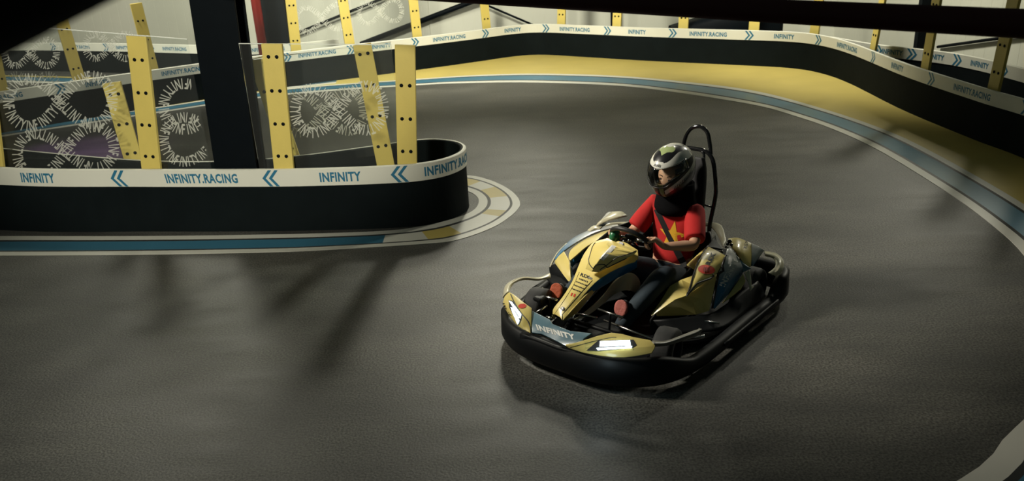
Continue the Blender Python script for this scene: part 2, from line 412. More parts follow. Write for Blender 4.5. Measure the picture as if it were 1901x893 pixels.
# barrier of the next track, far left, and the one at the far right
FB = [at_z(x, y, H) for x, y in ((-300, 84), (0, 79.5), (200, 80.5), (365, 84), (450, 85.5))]+[Vector((-3.75, 15.5, H)), Vector((-3.0, 15.75, H))]
FBp = crom([Vector((p.x, p.y, 0)) for p in FB], 10); fp = Path(FBp)
fc = [fp.near(at_z(x, 85, .5)) for x in (104, 208, 300, 400, 478, 540)]
chev_list[id(FBp)] = [(s, 1) for s in fc]
barrier(FBp, FBp, 'black barrier of the next lane behind the clear screens at upper left', words=[((a+b)/2+.05, 'INFINITY.RACING') for a, b in zip(fc[:-1], fc[1:])], th=.07)
fo = [p+Vector((.0, -.55, 0)) for p in FBp]; fi = [p+Vector((.1, -1.25, 0)) for p in FBp]
strips('kerb_far_strip', resamp(fi, 60), resamp(fo, 60), [(0, .2, lambda i: 0), (.2, .27, lambda i: 3), (.27, .76, lambda i: 1), (.76, .83, lambda i: 3), (.83, 1, lambda i: 2)],
       label='blue and white kerb line in front of the far left barrier')
RB = [at_z(x, y, H) for x, y in ((1540, 68), (1630, 83), (1770, 99), (1901, 128), (2150, 200))]
RBp = crom([Vector((p.x, p.y, 0)) for p in RB], 10); rp = Path(RBp)
rc = [rp.near(at_z(x, y, .5)) for x, y in ((1640, 90), (1700, 96), (1790, 108), (1880, 128))]
chev_list[id(RBp)] = [(s, 1) for s in rc]
barrier(RBp, RBp, 'short black barrier behind the outer barrier at upper right', words=[((a+b)/2+.05, 'INFINITY') for a, b in zip(rc[:-1], rc[1:])], th=.07)
# ------------------------------------------------------------------ fence posts
def post(bot, top, face, label, group, w=.175, nb=4, t=.035, b0=.72, bstep=.29):
    """bot/top world points of the board's centre line (bot on the floor)"""
    root = empty('fence_post', (bot.x, bot.y, 0)); tag(root, label, 'post', group)
    ax = (top-bot); Lg = ax.length; z = ax.normalized(); f = Vector((face[0], face[1], 0)); f = (f-z*f.dot(z)).normalized(); x = z.cross(f)
    M = Matrix((x, f, z)).transposed()   # local x across, y to the track, z up
    V, F = box_geo((0, 0, Lg/2), (w, t, Lg)); o = mesh_obj('board', [M@v for v in V], F, YEL, root); bevel(o, .004)
    k = 0
    zz = b0
    while zz < Lg-.06:
        for sx in (-1, 1):
            c = Vector((sx*.036, t/2, zz)); ring = []
            V = []; F = []
            for (r_, y_) in ((.016, 0), (.016, .004), (.010, .0075), (.0, .0085)):
                for q in range(10):
                    a = 2*math.pi*q/10; V.append(M@(c+Vector((r_*math.cos(a), y_, r_*math.sin(a)))))
            for j in range(3):
                for q in range(10): F.append((j*10+q, j*10+(q+1) % 10, (j+1)*10+(q+1) % 10, (j+1)*10+q))
            mesh_obj('bolt', V, F, BLKM, root, smooth=True)
        zz += bstep
    return root
def post_px(xy_bot_px, zb, top_px, face, label, group, ztop=None, back=0., w=.175, **kw):
    """visible lower end (pixel at height zb) and a pixel higher up the same board"""
    b = at_z(*xy_bot_px, zb); f = Vector((face[0], face[1], 0)).normalized(); b = b-f*0
    t = near_vertical(*top_px, (b.x, b.y)); d = (t-b)/(t.z-b.z)
    zt = ztop if ztop else t.z
    return post(b-d*b.z, b+d*(zt-b.z), face, label, group, w, **kw)
nf = (0.1, -1)
GN = 'yellow posts on the island barrier'; GO = 'yellow posts behind the outer barrier'
post_px((281, 305), .62, (254, 67), (-.15, -1), 'front yellow post left of the black column, tallest on the island', GN, b0=.70, w=.185)
post_px((527, 305), .62, (505, 81), (-.1, -1), 'front yellow post just right of the black column', GN, b0=.70, w=.18)
post_px((756, 296), .62, (752, 83), (-.05, -1), 'front yellow post nearest the rounded nose of the island', GN, b0=.70, w=.172)
post_px((717, 311), .40, (672, 82), (.15, -1), 'rear yellow post leaning left, beside the island nose', GN, b0=.62, w=.165)
post_px((547, 311), .42, (477, 107), (.15, -1), 'rear yellow post leaning left, half hidden right of black column', GN, b0=.62, w=.165)
post_px((252, 311), .47, (207, 153), (.2, -1), 'short rear yellow post leaning left, left of black column', GN, b0=.62, w=.165)
post_px((-8, 305), .60, (-38, 60), (-.2, -1), 'front yellow post cut by the left picture edge', GN, b0=.70, w=.18)
def fdir(px, py):
    s = pth.near(at_z(px, py, H)); p, n = pth.at(s); return (n.x, n.y)
outs = [((293, 131), (252, 6), 'yellow post on outer barrier, seen through left screen beside the black column', 1),
        ((156, 150), (111, 27), 'yellow post on outer barrier, seen through the left screen under the white lamp', 1),
        ((12, 178), (-22, 60), 'yellow post on outer barrier at the left picture edge, above the front one', 1),
        ((550, 95), (539, 0), 'yellow post on outer barrier beside the second black column', 0),
        ((652, 82), (637, 0), 'yellow post on outer barrier above the leaning post near the nose', 0),
        ((776, 68), (768, 4), 'yellow post on outer barrier above the island nose', 0),
        ((892, 50), (888, 8), 'yellow post on outer barrier where the dark beam starts', 0),
        ((1041, 44), (1038, 17), 'yellow post at the crest of the outer barrier, left of the kart', 0),
        ((1151, 46), (1150, 23), 'yellow post on outer barrier, first one right of the crest', 0),
        ((1272, 50), (1273, 30), 'yellow post on outer barrier straight above the roll hoop', 0),
        ((1399, 55), (1403, 38), 'yellow post on outer barrier, second before the right bend', 0),
        ((1508, 61), (1512, 44), 'yellow post on outer barrier just before the right bend', 0),
        ((1612, 88), (1621, 50), 'yellow post on outer barrier just after the right bend', 0),
        ((1712, 125), (1729, 52), 'yellow post on outer barrier, third from the right picture edge', 0),
        ((1838, 163), (1866, 60), 'wide yellow post on outer barrier, second from right picture edge', 0),
        ((1915, 190), (1950, 75), 'yellow post on outer barrier cut by the right picture edge', 0)]
for b, t, lab, own in outs:
    f = fdir(*b); bb = at_z(*b, H); 
    s_ = pth.near(at_z(b[0], b[1], H)); pp, nn = pth.at(s_); o_ = pp-nn*.085
    tt = near_vertical(*t, (o_.x, o_.y)); b2 = Vector((o_.x, o_.y, H)); dd = (tt-b2)/(tt.z-H)
    if dd.xy.dot(nn.xy) > 0: dd -= nn*dd.dot(nn)          # never lean over the track
    if not own and b[1]-t[1] < 45: dd = Vector((0, 0, 1))-nn*.13
    zt = tt.z if own and b[0] > 20 else 1.75
    post(b2-nn*.0-Vector((0, 0, H)), b2+dd*(zt-H), f, lab, GO, b0=.75)
# ------------------------------------------------------------------ columns, pipes, braces
def hbeam(name, xy, w, d, z1, rz, label, cat='column', rake=0):
    t = .03; V, F = join(box_geo((0, -d/2+t/2, z1/2), (w, t, z1)), box_geo((0, d/2-t/2, z1/2), (w, t, z1)), box_geo((0, 0, z1/2), (t, d-2*t, z1)))
    o = mesh_obj(name, V, F, BLKM, loc=Vector((xy[0], xy[1], 0))); o.rotation_euler = (0, 0, rz); bevel(o, .006); o.rotation_euler = (0, rake, rz); return tag(o, label, cat)
hbeam('steel_column', (-2.475, 7.45), .40, .22, 5.6, R(-8), 'thick black steel column standing inside the island barrier', rake=R(1.9))
p = at_z(521, 92, .6); q = Vector((p.x*1.07, p.y*1.07, 0))
hbeam('steel_column', (q.x, q.y), .42, .3, 5.6, 0, 'black steel column in the background beside the red pipe')
RED = mat('dark_red_paint', (.35, .02, .015), .4)
q = at_z(489, 95, .6)*1.05; q.z = 0
tube('drain_pipe', [Vector((0, 0, 0)), Vector((0, 0, 5.5))], .085, RED).location = (q.x, q.y, 0)
tag(bpy.data.objects['drain_pipe'], 'vertical red pipe against the back wall left of the far column', 'pipe')
q = at_z(500, 95, .6)*1.08; q.z = 0
PW = mat('white_pipe', (.7, .7, .65), .5)
o = tube('conduit_pipe', [Vector((0, 0, 0)), Vector((0, 0, 5.5))], .05, PW); o.location = (q.x, q.y, 0)
tag(o, 'thin white vertical pipe between the red pipe and the far black column', 'pipe')
WA, WB = (-20, 23.1), (-1.5, 18.2)
WC, WD = (-1.5, 18.2), (9.2, 15.8)
def brace(a, b, r, A, B, lab):
    P = [on_plane(*a, A, B), on_plane(*b, A, B)]; c = P[0]; o = tube('wall_brace', [p-c for p in P], r, BLKM, seg=8); o.location = c
    tag(o, lab, 'brace', 'diagonal steel braces on the back wall')
brace((545, 64), (745, -17), .03, WA, WB, 'thin black diagonal brace rising right from the far column')
brace((670, 82), (920, -14), .055, WA, WB, 'thick black diagonal brace rising right above the island nose')
brace((893, 5), (1010, 55), .022, WC, WD, 'thin black brace falling right above the barrier crest')
brace((1741, 87), (1905, 64), .022, (6.5, 16.6), (7.1, 2.0), 'thin black brace on the right wall')
def wallcol(a, A, B, w_, lab, h_=5.4):
    p = on_plane(*a, A, B); o = mesh_obj('wall_post', *box_geo((0, 0, h_/2), (w_, .12, h_)), BLKM); o.location = (p.x, p.y-.1, 0); bevel(o, .006); tag(o, lab, 'column')
wallcol((1137, 40), WC, WD, .09, 'thin black steel upright at back wall above the first right post')
wallcol((1703, 70), (6.45, 16.6), (7.05, 2.0), .14, 'black steel upright at right wall left of the third post from edge', 2.7)
# low dark machine cover against the wall (dark shape seen between posts)
p = at_z(1350, 52, .62)
V, F = grid_surf([[Vector((-1.0, y, z)) for y, z in ((-.25, 0), (-.25, .5), (0, .56), (.25, .5), (.25, 0))], [Vector((-.2, y, z)) for y, z in ((-.3, 0), (-.3, .66), (0, .76), (.3, .66), (.3, 0))],
                  [Vector((.5, y, z)) for y, z in ((-.3, 0), (-.3, .82), (0, .94), (.3, .82), (.3, 0))], [Vector((.9, y, z)) for y, z in ((-.25, 0), (-.25, .8), (0, .9), (.25, .8), (.25, 0))]], 3, 4)
o = mesh_obj('covered_stack', V, F, BLKM, smooth=True); o.location = (p.x*1.06, p.y*1.06, 0); solid(o, .02)
tag(o, 'low black covered stack behind the far barrier between two posts', 'cover')
# foreground beam (dark red) and black overhead duct, both close to the viewer
REDB = mat('dark_maroon_steel', (.10, .012, .010), .5)
P = [at_d(560, -40, 4.4), at_d(880, -13, 3.7), at_d(1370, 17, 2.95), at_d(1901, 36, 2.35), at_d(2400, 40, 1.95)]
dB = (P[3]-P[1]).normalized(); c = P[2]
o = tube('overhead_rail', [c-dB*8.0-c, c+dB*2.0-c], .037, REDB, seg=24); o.location = c
tag(o, 'dark maroon steel rail crossing close overhead at the upper right', 'rail')
a = (-8-300*.92, -205+300*.42); b = (-8+320*.92, -205-320*.42)
c = at_d(-8, -205, .62)
o = tube('overhead_duct', [at_d(*a, .62)-c, Vector((0, 0, 0)), at_d(*b, .62)-c], .082, mat('black_foam', (.006, .006, .006), .95), seg=32); o.location = c
tag(o, 'black foam covered duct very close at the upper left corner', 'duct')
# small white lamp at the top of the far post
p = near_vertical(122, 18, (at_z(156, 150, .6).x, at_z(156, 150, .6).y))
lr = empty('wall_lamp', p)
LM = mat('lamp_glass', (.9, .88, .8), .4, emis=(1, .95, .8), es=1.2)
V, F = join(ellip((0, 0, 0), (.07, .05, .055), 14, 8)); mesh_obj('lamp_shade', V, F, LM, lr, smooth=True)
mesh_obj('bracket', *box_geo((0, .06, -.04), (.04, .12, .04)), PW, lr); tag(lr, 'small white lamp on top of a far yellow post at upper left', 'lamp')
# ------------------------------------------------------------------ clear screens
def clear_mat():
    m = bpy.data.materials.new('clear_acrylic'); m.use_nodes = True; nt = m.node_tree; nt.nodes.remove(nt.nodes['Principled BSDF']); out = nt.nodes['Material Output']
    tr = nt.nodes.new('ShaderNodeBsdfTransparent'); tr.inputs[0].default_value = (.965, .975, .97, 1)
    df = nt.nodes.new('ShaderNodeBsdfDiffuse'); df.inputs[0].default_value = (.6, .62, .6, 1)
    gl = nt.nodes.new('ShaderNodeBsdfGlossy'); gl.inputs['Roughness'].default_value = .12
    fr = nt.nodes.new('ShaderNodeFresnel'); fr.inputs[0].default_value = 1.18
    m1 = nt.nodes.new('ShaderNodeMixShader'); m2 = nt.nodes.new('ShaderNodeMixShader'); m1.inputs[0].default_value = .018
    nt.links.new(tr.outputs[0], m1.inputs[1]); nt.links.new(df.outputs[0], m1.inputs[2])
    nt.links.new(fr.outputs[0], m2.inputs[0]); nt.links.new(m1.outputs[0], m2.inputs[1]); nt.links.new(gl.outputs[0], m2.inputs[2]); nt.links.new(m2.outputs[0], out.inputs[0])
    return m
CLEAR = clear_mat()
EDGE = mat('polished_panel_edge', (.85, .87, .8), .3)
FROST = mat('frosted_white_print', (.74, .74, .66), .7, alpha=.62)
def letters_loop(cxy, a, b, tilt, fn, size, n=52, half=0):
    """letters of one word run round a figure of eight; fn(px, py) -> point on the screen"""
    word = 'INFINITY'; geos = []
    N = 400; T = [2*math.pi*i/N for i in range(N+1)]
    ca, sa = math.cos(tilt), math.sin(tilt)
    def pt(t):
        d = 1+math.sin(t)**2; x = a*math.cos(t)/d; y = b*2.0*math.sin(t)*math.cos(t)/d
        return Vector((cxy[0]+x*ca-y*sa, cxy[1]+x*sa+y*ca))
    P = [pt(t) for t in T]; L = [0]
    for p, q in zip(P[:-1], P[1:]): L.append(L[-1]+(q-p).length)
    n = max(16, int(L[-1]/(size*.40)))
    j = 0
    for i in range(n):
        s = L[-1]*i/n
        while L[j+1] < s: j += 1
        t = (s-L[j])/(L[j+1]-L[j]); p = P[j].lerp(P[j+1], t); d = (P[j+1]-P[j]).normalized(); nn = Vector((d.y, -d.x))
        if half and (p.x-cxy[0])*half < -4: continue
        v, f = text_geo(word[i % 8], size, .02, .46)
        geos.append(([(p.x+d.x*x+nn.x*y, p.y+d.y*x+nn.y*y) for x, y in v], f))
    return geos
def screen(A, B, ztA, ztB, zb, label, loops, th=.008, group='clear screens along the island'):
    A = Vector((A[0], A[1], 0)); B = Vector((B[0], B[1], 0)); d = (B-A).normalized(); n = Vector((d.y, -d.x, 0)); c = (A+B)/2
    root = empty('clear_screen', c); tag(root, label, 'screen', group)
    V = [A-c+Vector((0, 0, zb)), B-c+Vector((0, 0, zb)), B-c+Vector((0, 0, ztB)), A-c+Vector((0, 0, ztA))]
    V = V+[v-n*th for v in V]
    mesh_obj('pane', V, [(0, 1, 2, 3), (7, 6, 5, 4), (0, 4, 5, 1), (1, 5, 6, 2), (3, 7, 4, 0)], CLEAR, root)
    e0 = A-c+Vector((0, 0, ztA)); e1 = B-c+Vector((0, 0, ztB)); up = Vector((0, 0, .006))
    W_ = [e0+n*.001, e1+n*.001, e1+n*.001+up, e0+n*.001+up, e0-n*(th+.001), e1-n*(th+.001), e1-n*(th+.001)+up, e0-n*(th+.001)+up]
    mesh_obj('edge_strip', W_, [(0, 1, 2, 3), (5, 4, 7, 6), (3, 2, 6, 7), (0, 4, 5, 1), (0, 3, 7, 4), (1, 5, 6, 2)], EDGE, root)
    fn = lambda x, y: on_plane(x, y, (A+n*.002).xy, (B+n*.002).xy)-c
    for l in loops:
        g = letters_loop(*l[:4], fn, *l[4:])
        o = mapped('printed_lettering', g, fn, FROST, root)
        # keep the print inside the pane
        bm = bmesh.new(); bm.from_mesh(o.data); lo = (A-c).dot(d)+.01; hi = (B-c).dot(d)-.01
        kill = [f for f in bm.faces if any(not (lo < v.co.dot(d) < hi and zb+.01 < v.co.z < max(ztA, ztB)) for v in f.verts)]
        bmesh.ops.delete(bm, geom=kill, context='FACES'); bm.to_mesh(o.data); bm.free()
    return root
bk = .045
A1, B1 = (-5.6, 7.86+bk+.22), (-2.70, 7.32+bk)
A2, B2 = (-2.24, 7.24+bk), (-.93, 7.13+bk)
zl = on_plane(228, 64, A1, B1); zr = on_plane(365, 75, A1, B1); sl = (zr.z-zl.z)/(zr.x-zl.x)
screen(A1, B1, zl.z+sl*(A1[0]-zl.x), zl.z+sl*(B1[0]-zl.x), .5, 'large clear lettered screen left of the thick black column',
       [((57, 98), 48, 34, .0, 13), ((205, 86), 46, 32, .0, 13), ((112, 188), 96, 62, -.04, 21), ((122, 280), 90, 54, -.12, 20), ((402, 196), 98, 60, -.03, 20), ((402, 256), 98, 58, -.05, 19)])
zl = on_plane(481, 80, A2, B2); zr = on_plane(720, 84, A2, B2)
screen(A2, B2, zl.z, zr.z, .5, 'clear lettered screen between the black column and the island nose', [((630, 203), 82, 58, -.05, 20)])
A3, B3 = (-2.3, 7.52), (-1.02, 7.86)
screen(A3, B3, 1.5, 1.55, .5, 'rear clear lettered screen inside the island nose', [((600, 208), 76, 52, -.04, 18)])
# faint screens on the outer barrier in front of the cream wall
def oscreen(pa, pb, za, zb_, lab, loops):
    sa = pth.near(at_z(*pa, H)); sb = pth.near(at_z(*pb, H)); p, n = pth.at(sa); q, m = pth.at(sb)
    screen((p-n*.09).xy, (q-m*.09).xy, za, zb_, .55, lab, loops, group='clear screens on the outer barrier')
oscreen((300, 136), (548, 95), 1.7, 1.7, 'clear screen on the outer barrier right of the thick column', [])
oscreen((556, 94), (652, 80), 1.75, 1.75, 'clear screen on the outer barrier above the leaning posts', [((598, 34), 48, 32, -.1, 10)])
oscreen((658, 80), (775, 66), 1.75, 1.75, 'clear screen on the outer barrier above the island nose', [((706, 22), 40, 28, -.1, 9)])
oscreen((20, 180), (150, 158), 1.55, 1.6, 'clear screen on the outer barrier at the upper left', [((60, 162), 46, 32, 0, 14)])
# ------------------------------------------------------------------ the kart
KO_ = Vector((.49378941, 4.78264815, 0)); KANG = R(-130.5)
KO_ += .07*Vector((math.cos(KANG+math.pi/2), math.sin(KANG+math.pi/2), 0))
kart = empty('racing_kart', KO_, KANG); tag(kart, 'yellow and blue rental racing kart with lit headlights and black roll hoop', 'kart')
KY = mat('yellow_kart_plastic', (.72, .59, .19), .34, coat=.35, noise=.05, nscale=6)
KC = mat('cream_kart_plastic', (.70, .66, .48), .3, coat=.4)
KB = mat('blue_kart_plastic', (.02, .13, .26), .3, coat=.4)
KG = mat('grey_blue_kart_plastic', (.10, .19, .24), .35, coat=.3)
KK = mat('black_kart_plastic', (.006, .007, .008), .5, spec=.2, noise=.2, nscale=5)
KW = mat('kart_white_print', (.8, .8, .76), .4)
KP = mat('kart_black_print', (.015, .015, .015), .4)
KR = mat('kart_red_print', (.60, .035, .012), .4)
CHR = mat('bright_steel', (.55, .55, .53), .25, metal=1)
TYR = mat('tyre_rubber', (.018, .019, .020), .7, bump=.1)
BLK = mat('black_enamel', (.008, .008, .009), .15, coat=.6)
V3 = lambda *a: Vector(a)
# --- bumper ring: black shell with a light top rim
outl = [(.455, 0, 0), (.45, .2, 0), (.415, .36, 0), (.33, .50, 0), (.20, .595, 0), (.02, .645, 0), (-.25, .665, 0), (-.65, .67, 0), (-1.0, .685, 0), (-1.2, .675, 0), (-1.31, .60, 0), (-1.335, .40, 0), (-1.335, 0, 0)]
wl = lambda f, y: -(y+.075*max(0, min(1, (-.1-f)/.4)))
full = [V3(*p) for p in outl]+[V3(p[0], wl(p[0], p[1]), 0) for p in outl[-2:0:-1]]
ring = crom(full, 6, True)
def sweep(name, pts, prof, material, parent, closed=True, cen=None, smooth=True):
    """prof(i, p) -> list of (outward, z)"""
    n = len(pts); V = []; F = []; m = None
    for i, p in enumerate(pts):
        t = (pts[(i+1) % n]-pts[i-1]) if closed else (pts[min(i+1, n-1)]-pts[max(i-1, 0)])
        t.z = 0; t.normalize(); out = V3(-t.y, t.x, 0)
        pr = prof(i, p); m = len(pr)
        for o_, z_ in pr: V.append(V3(p.x, p.y, 0)+out*o_+V3(0, 0, z_))
    for i in range(n if closed else n-1):
        for k in range(m):
            F.append((i*m+k, i*m+(k+1) % m, ((i+1) % n)*m+(k+1) % m, ((i+1) % n)*m+k))
    if not closed: F.append(tuple(range(m))); F.append(tuple((n-1)*m+k for k in range(m))[::-1])
    return fix_normals(mesh_obj(name, V, F, material, parent, smooth=smooth))
def zf(p):  # top of the black shell: higher at the nose and at the rear
    a = max(0, min(1, (p.x-.0)/.3)); b = max(0, min(1, (-1.02-p.x)/.12))
    a = a*a*(3-2*a); b = b*b*(3-2*b)
    return .135+.09*a+.10*b
sweep('bumper', ring, lambda i, p: [(-.035, .05), (.02, .045), (.045, .09), (.045, zf(p)-.05), (.025, zf(p)-.015), (-.005, zf(p)), (-.045, zf(p)-.01), (-.05, .08)], KK, kart)
# --- measuring helpers: T() reads the enlarged kart view, every point at its own height above the floor
KM = Matrix.Translation(KO_) @ Matrix.Rotation(KANG, 4, 'Z'); KMI = KM.inverted()
def K(px, py, z): return KMI @ at_z(px, py, z)
def T(x, y, z): return K(900+x/3.2776, 400+y/3.2776, z)
CAML = KMI @ CAMP
def Kf(px, py, f):        # point of the pixel's ray in the cross plane x = f of the kart
    d = KMI.to_3x3() @ ray(px, py); return CAML + d*((f-CAML.x)/d.x)
def mir(rows): return [[V3(p.x, -p.y, p.z) for p in r] for r in rows]
def mirp(rows): return [[V3(p.x-.10*max(0, min(1, (p.x+.44)/.27)), -(p.y*.90+.215), p.z+.015) for p in r] for r in rows]
def panel(name, rows, m, nu=1, nv=1, th=.012, sharp=16, pts=False, par=None):
    rr = rows if pts else [[T(*q) for q in r] for r in rows]
    V, F = grid_surf(rr, nu, nv)
    c = sum(V, Vector())/len(V); n = Vector()
    for f in F: n += (V[f[1]]-V[f[0]]).cross(V[f[2]]-V[f[0]])
    if n.dot(CAML-c) < 0: F = [tuple(reversed(f)) for f in F]
    F = [t for f in F for t in ((f[0], f[1], f[2]), (f[0], f[2], f[3]))]
    o = mesh_obj(name, V, F, m, par or kart, smooth=True)
    if sharp: o.data.set_sharp_from_angle(angle=R(sharp))
    o['_g'] = 1; solid(o, th, -1); b = o.modifiers.new('bevel', 'BEVEL'); b.width = .003; b.segments = 2; b.angle_limit = R(50); return o
def caster(o):
    me = o.data; return BVHTree.FromPolygons([v.co.copy() for v in me.vertices], [tuple(p.vertices) for p in me.polygons])
def onto(bt, x, y, off=.003, zf_=.3):
    p = T(x, y, zf_); d = (p-CAML).normalized(); h = bt.ray_cast(CAML, d)
    if h[0] is None:
        h = bt.find_nearest(p)
    n = h[1] if h[1].dot(-d) > 0 else -h[1]
    return h[0]+n*off
def decal(name, poly, o, m, off=.002, zf_=.3, cuts=0):
    bt = caster(o); bm = bmesh.new(); vs = [bm.verts.new((x, y, 0)) for x, y in poly]; bm.faces.new(vs)
    if cuts:
        bmesh.ops.triangulate(bm, faces=bm.faces[:]); bmesh.ops.subdivide_edges(bm, edges=bm.edges[:], cuts=cuts, use_grid_fill=True); bmesh.ops.triangulate(bm, faces=bm.faces[:])
    bm.verts.index_update(); V = [onto(bt, v.co.x, v.co.y, off, zf_) for v in bm.verts]; F = [tuple(v.index for v in f.verts) for f in bm.faces]; bm.free()
    return mesh_obj(name, V, F, m, o)
def decal_text(word, c, u, up, o, m, off=.002, bold=.04, zf_=.3, name='lettering'):   # u: half-length vector, up: letter height vector
    bt = caster(o); g, f = text_geo(word, 1, bold, 1); gx = max(v[0] for v in g)
    V = [onto(bt, c[0]+u[0]*x/gx+up[0]*y, c[1]+u[1]*x/gx+up[1]*y, off, zf_) for x, y in g]
    return mesh_obj(name, V, f, m, o)
def line_on(name, pts, o, m, r=.003, zf_=.3):
    bt = caster(o); P = crom([Vector((x, y, 0)) for x, y in pts], 4)
    return tube(name, [onto(bt, p.x, p.y, .0005, zf_) for p in P], r, m, o, 6)
def ell(cx, cy, rx, ry, tilt=0, n=20):
    ca, sa = math.cos(tilt), math.sin(tilt); return [(cx+rx*math.cos(a)*ca-ry*math.sin(a)*sa, cy+rx*math.cos(a)*sa+ry*math.sin(a)*ca) for a in [2*math.pi*k/n for k in range(n)]]
GREYP = mat('grey_plastic_and_shade', (.22, .22, .19), .35)
LENS = mat('dark_lens', (.05, .05, .05), .1, coat=.5)
# --- nose cowling
lw = panel('nose_wing', [[(150, 465, .335), (190, 490, .335), (240, 530, .325), (285, 562, .31)], [(120, 492, .315), (165, 575, .30), (225, 640, .28), (284, 655, .265)], [(107, 540, .285), (150, 612, .255), (205, 676, .24), (281, 716, .235)]], KY, 3, 2, sharp=None)
rw = panel('nose_wing', [[(490, 793, .245), (600, 760, .30), (770, 712, .335), (900, 738, .335), (1008, 758, .33)], [(495, 797, .24), (610, 800, .27), (775, 790, .295), (900, 805, .30), (1038, 795, .31)], [(500, 802, .236), (600, 836, .235), (780, 863, .243), (900, 859, .258), (1015, 838, .28)]], KY, 2, 2, sharp=14)
for o_, es, lens, leds in ((lw, 7, [(145, 516), (168, 520), (200, 560), (226, 606), (222, 640), (206, 670), (170, 600), (150, 560)], ([(150, 524), (166, 530), (222, 606), (216, 630)], [(160, 562), (172, 568), (212, 640), (204, 660)])),
                           (rw, 42, [(618, 822), (690, 762), (905, 757), (925, 790), (900, 806), (690, 826)], ([(702, 768), (884, 763), (888, 792), (700, 798)], [(680, 808), (896, 798), (894, 808), (690, 820)]))):
    hs = decal('headlight', lens, o_, LENS, .002, cuts=4)
    EM = mat('led_right' if es > 50 else 'led_left', (.9, .95, 1), .3, emis=(.80, .95, 1.0), es=es)
    for q in leds:
        d_ = decal('led_strip', q, o_, EM, .006, cuts=2); d_.parent = hs; solid(d_, .003, 0)
decal('badge', ell(228, 552, 25, 14, -.1), lw, KR, cuts=2)
line_on('seam', [(158, 480), (185, 540), (225, 600), (262, 645), (282, 700)], lw, KP, .0035)

line_on('seam', [(520, 803), (640, 772), (760, 745), (800, 742)], rw, KP, .002)
cn = panel('nose_panel', [[(286, 578, .29), (395, 632, .285), (412, 660, .28), (520, 702, .28), (650, 716, .305)], [(285, 645, .265), (370, 680, .26), (440, 705, .255), (515, 745, .26), (600, 750, .285)], [(286, 712, .238), (345, 720, .235), (440, 765, .232), (488, 793, .235), (600, 765, .275)]], KG)
decal_text('INFINITY', (432, 712), (117, 31), (-13, -36), cn, KW, bold=.05)
surf('nose_shell', [[V3(.47, y, .13) for y in (-.30, -.15, 0, .12, .2)], [V3(.50, -.27, .22), V3(.505, -.12, .218), V3(.507, 0, .214), V3(.503, .08, .216), V3(.49, .16, .22)]], KK, kart, 3, 2, .02)
# --- steering fairing: faceted tapered cowl over the pedals
FS_ = [((412, 600, .20), (474, 640, .20)), ((420, 562, .235), (505, 602, .23)), ((470, 500, .29), (562, 532, .28)), ((530, 405, .35), (625, 457, .335)), ((565, 320, .40), (692, 391, .39)), ((597, 245, .46), (780, 336, .44)), ((637, 186, .52), (860, 301, .485)), ((662, 162, .548), (928, 268, .52)), ((672, 158, .552), (930, 210, .566))]
fr_rows = []
for k, (a, b) in enumerate(FS_):
    A, B = T(*a), T(*b); h = (.012, .014, .016, .016, .020, .024, .028, .030, .030)[k]
    q = A.lerp(B, .28)+V3(0, 0, h*.9); r_ = A.lerp(B, .74)+V3(0, 0, h)
    if k == 8: q, r_ = T(745, 138, .595), T(860, 166, .597)
    fr_rows.append([A-V3(.02, .012, .05), A, q, r_, B])
fair = panel('front_fairing', fr_rows, KY, 1, 3, .012, 22, pts=True)
np_ = panel('number_panel', [[(612, 325, .452), (650, 342, .46), (690, 348, .45)], [(638, 250, .525), (700, 262, .556), (800, 290, .520)], [(655, 190, .57), (760, 200, .612), (905, 240, .578)], [(672, 166, .585), (762, 146, .628), (922, 212, .606)]], KY, 1, 2, .016, 22)
decal('race_number', [(774, 180), (800, 190), (722, 273), (697, 263)], np_, KW, .002, .55, 4)
line_on('seam', [(672, 166), (652, 195), (636, 250), (612, 325), (650, 342), (690, 348), (745, 318), (800, 290), (860, 262), (922, 240)], np_, KP, .0035, .5)
line_on('seam', [(700, 330), (745, 300), (800, 258), (860, 240), (920, 216)], np_, KP, .003, .5)
line_on('edge_line', [(455, 622), (520, 545), (590, 465), (655, 395)], fair, KP, .002, .35)
line_on('edge_line', [(425, 600), (480, 520), (540, 425), (575, 345)], fair, KP, .0015, .35)
decal('fastener', ell(475, 568, 12, 12), fair, KP, .006, .25, 1); decal('fastener', ell(475, 568, 6, 6), fair, CHR, .009, .25, 1)
decal('fastener', ell(832, 170, 14, 8, .3), fair, KP, .006, .58, 1)
decal_text('RSX', (610, 369), (26, 10), (9, -20), fair, KP, zf_=.36, bold=.03)
decal('maker_mark', ell(642, 382, 13, 7, .35), fair, GREYP, zf_=.36, cuts=1)
def strokes(o, c, u, up, n, m, zf_=.3):      # one line of unreadable small print: a row of short marks
    for k in range(n):
        t = -1+2*(k+.5)/n; w_ = .62/n*(.7+.5*((k*37) % 5)/4); x, y = c[0]+u[0]*t, c[1]+u[1]*t
        decal('small_print', [(x+a*u[0]*w_+b*up[0]*.5, y+a*u[1]*w_+b*up[1]*.5) for a, b in ((-1, -1), (1, -1), (1, 1), (-1, 1))], o, m, zf_=zf_)
for cx_, cy_, hw, hh, n in ((600, 395, 28, 9, 6), (588, 415, 34, 7, 8), (575, 436, 34, 7, 8), (557, 456, 30, 7, 7)):
    strokes(fair, (cx_, cy_), (hw, hw*.38), (hh*.45, -hh), n, KP, .36)
strokes(fair, (537, 484), (17, 6), (8, -18), 2, KR, .33)
panel('fairing_flank', [[(625, 458, .333), (692, 393, .388), (780, 338, .438), (860, 303, .483), (929, 270, .518)], [(640, 475, .31), (705, 442, .335), (790, 392, .37), (875, 348, .41), (926, 318, .45)]], KB, 3, 2, .008)
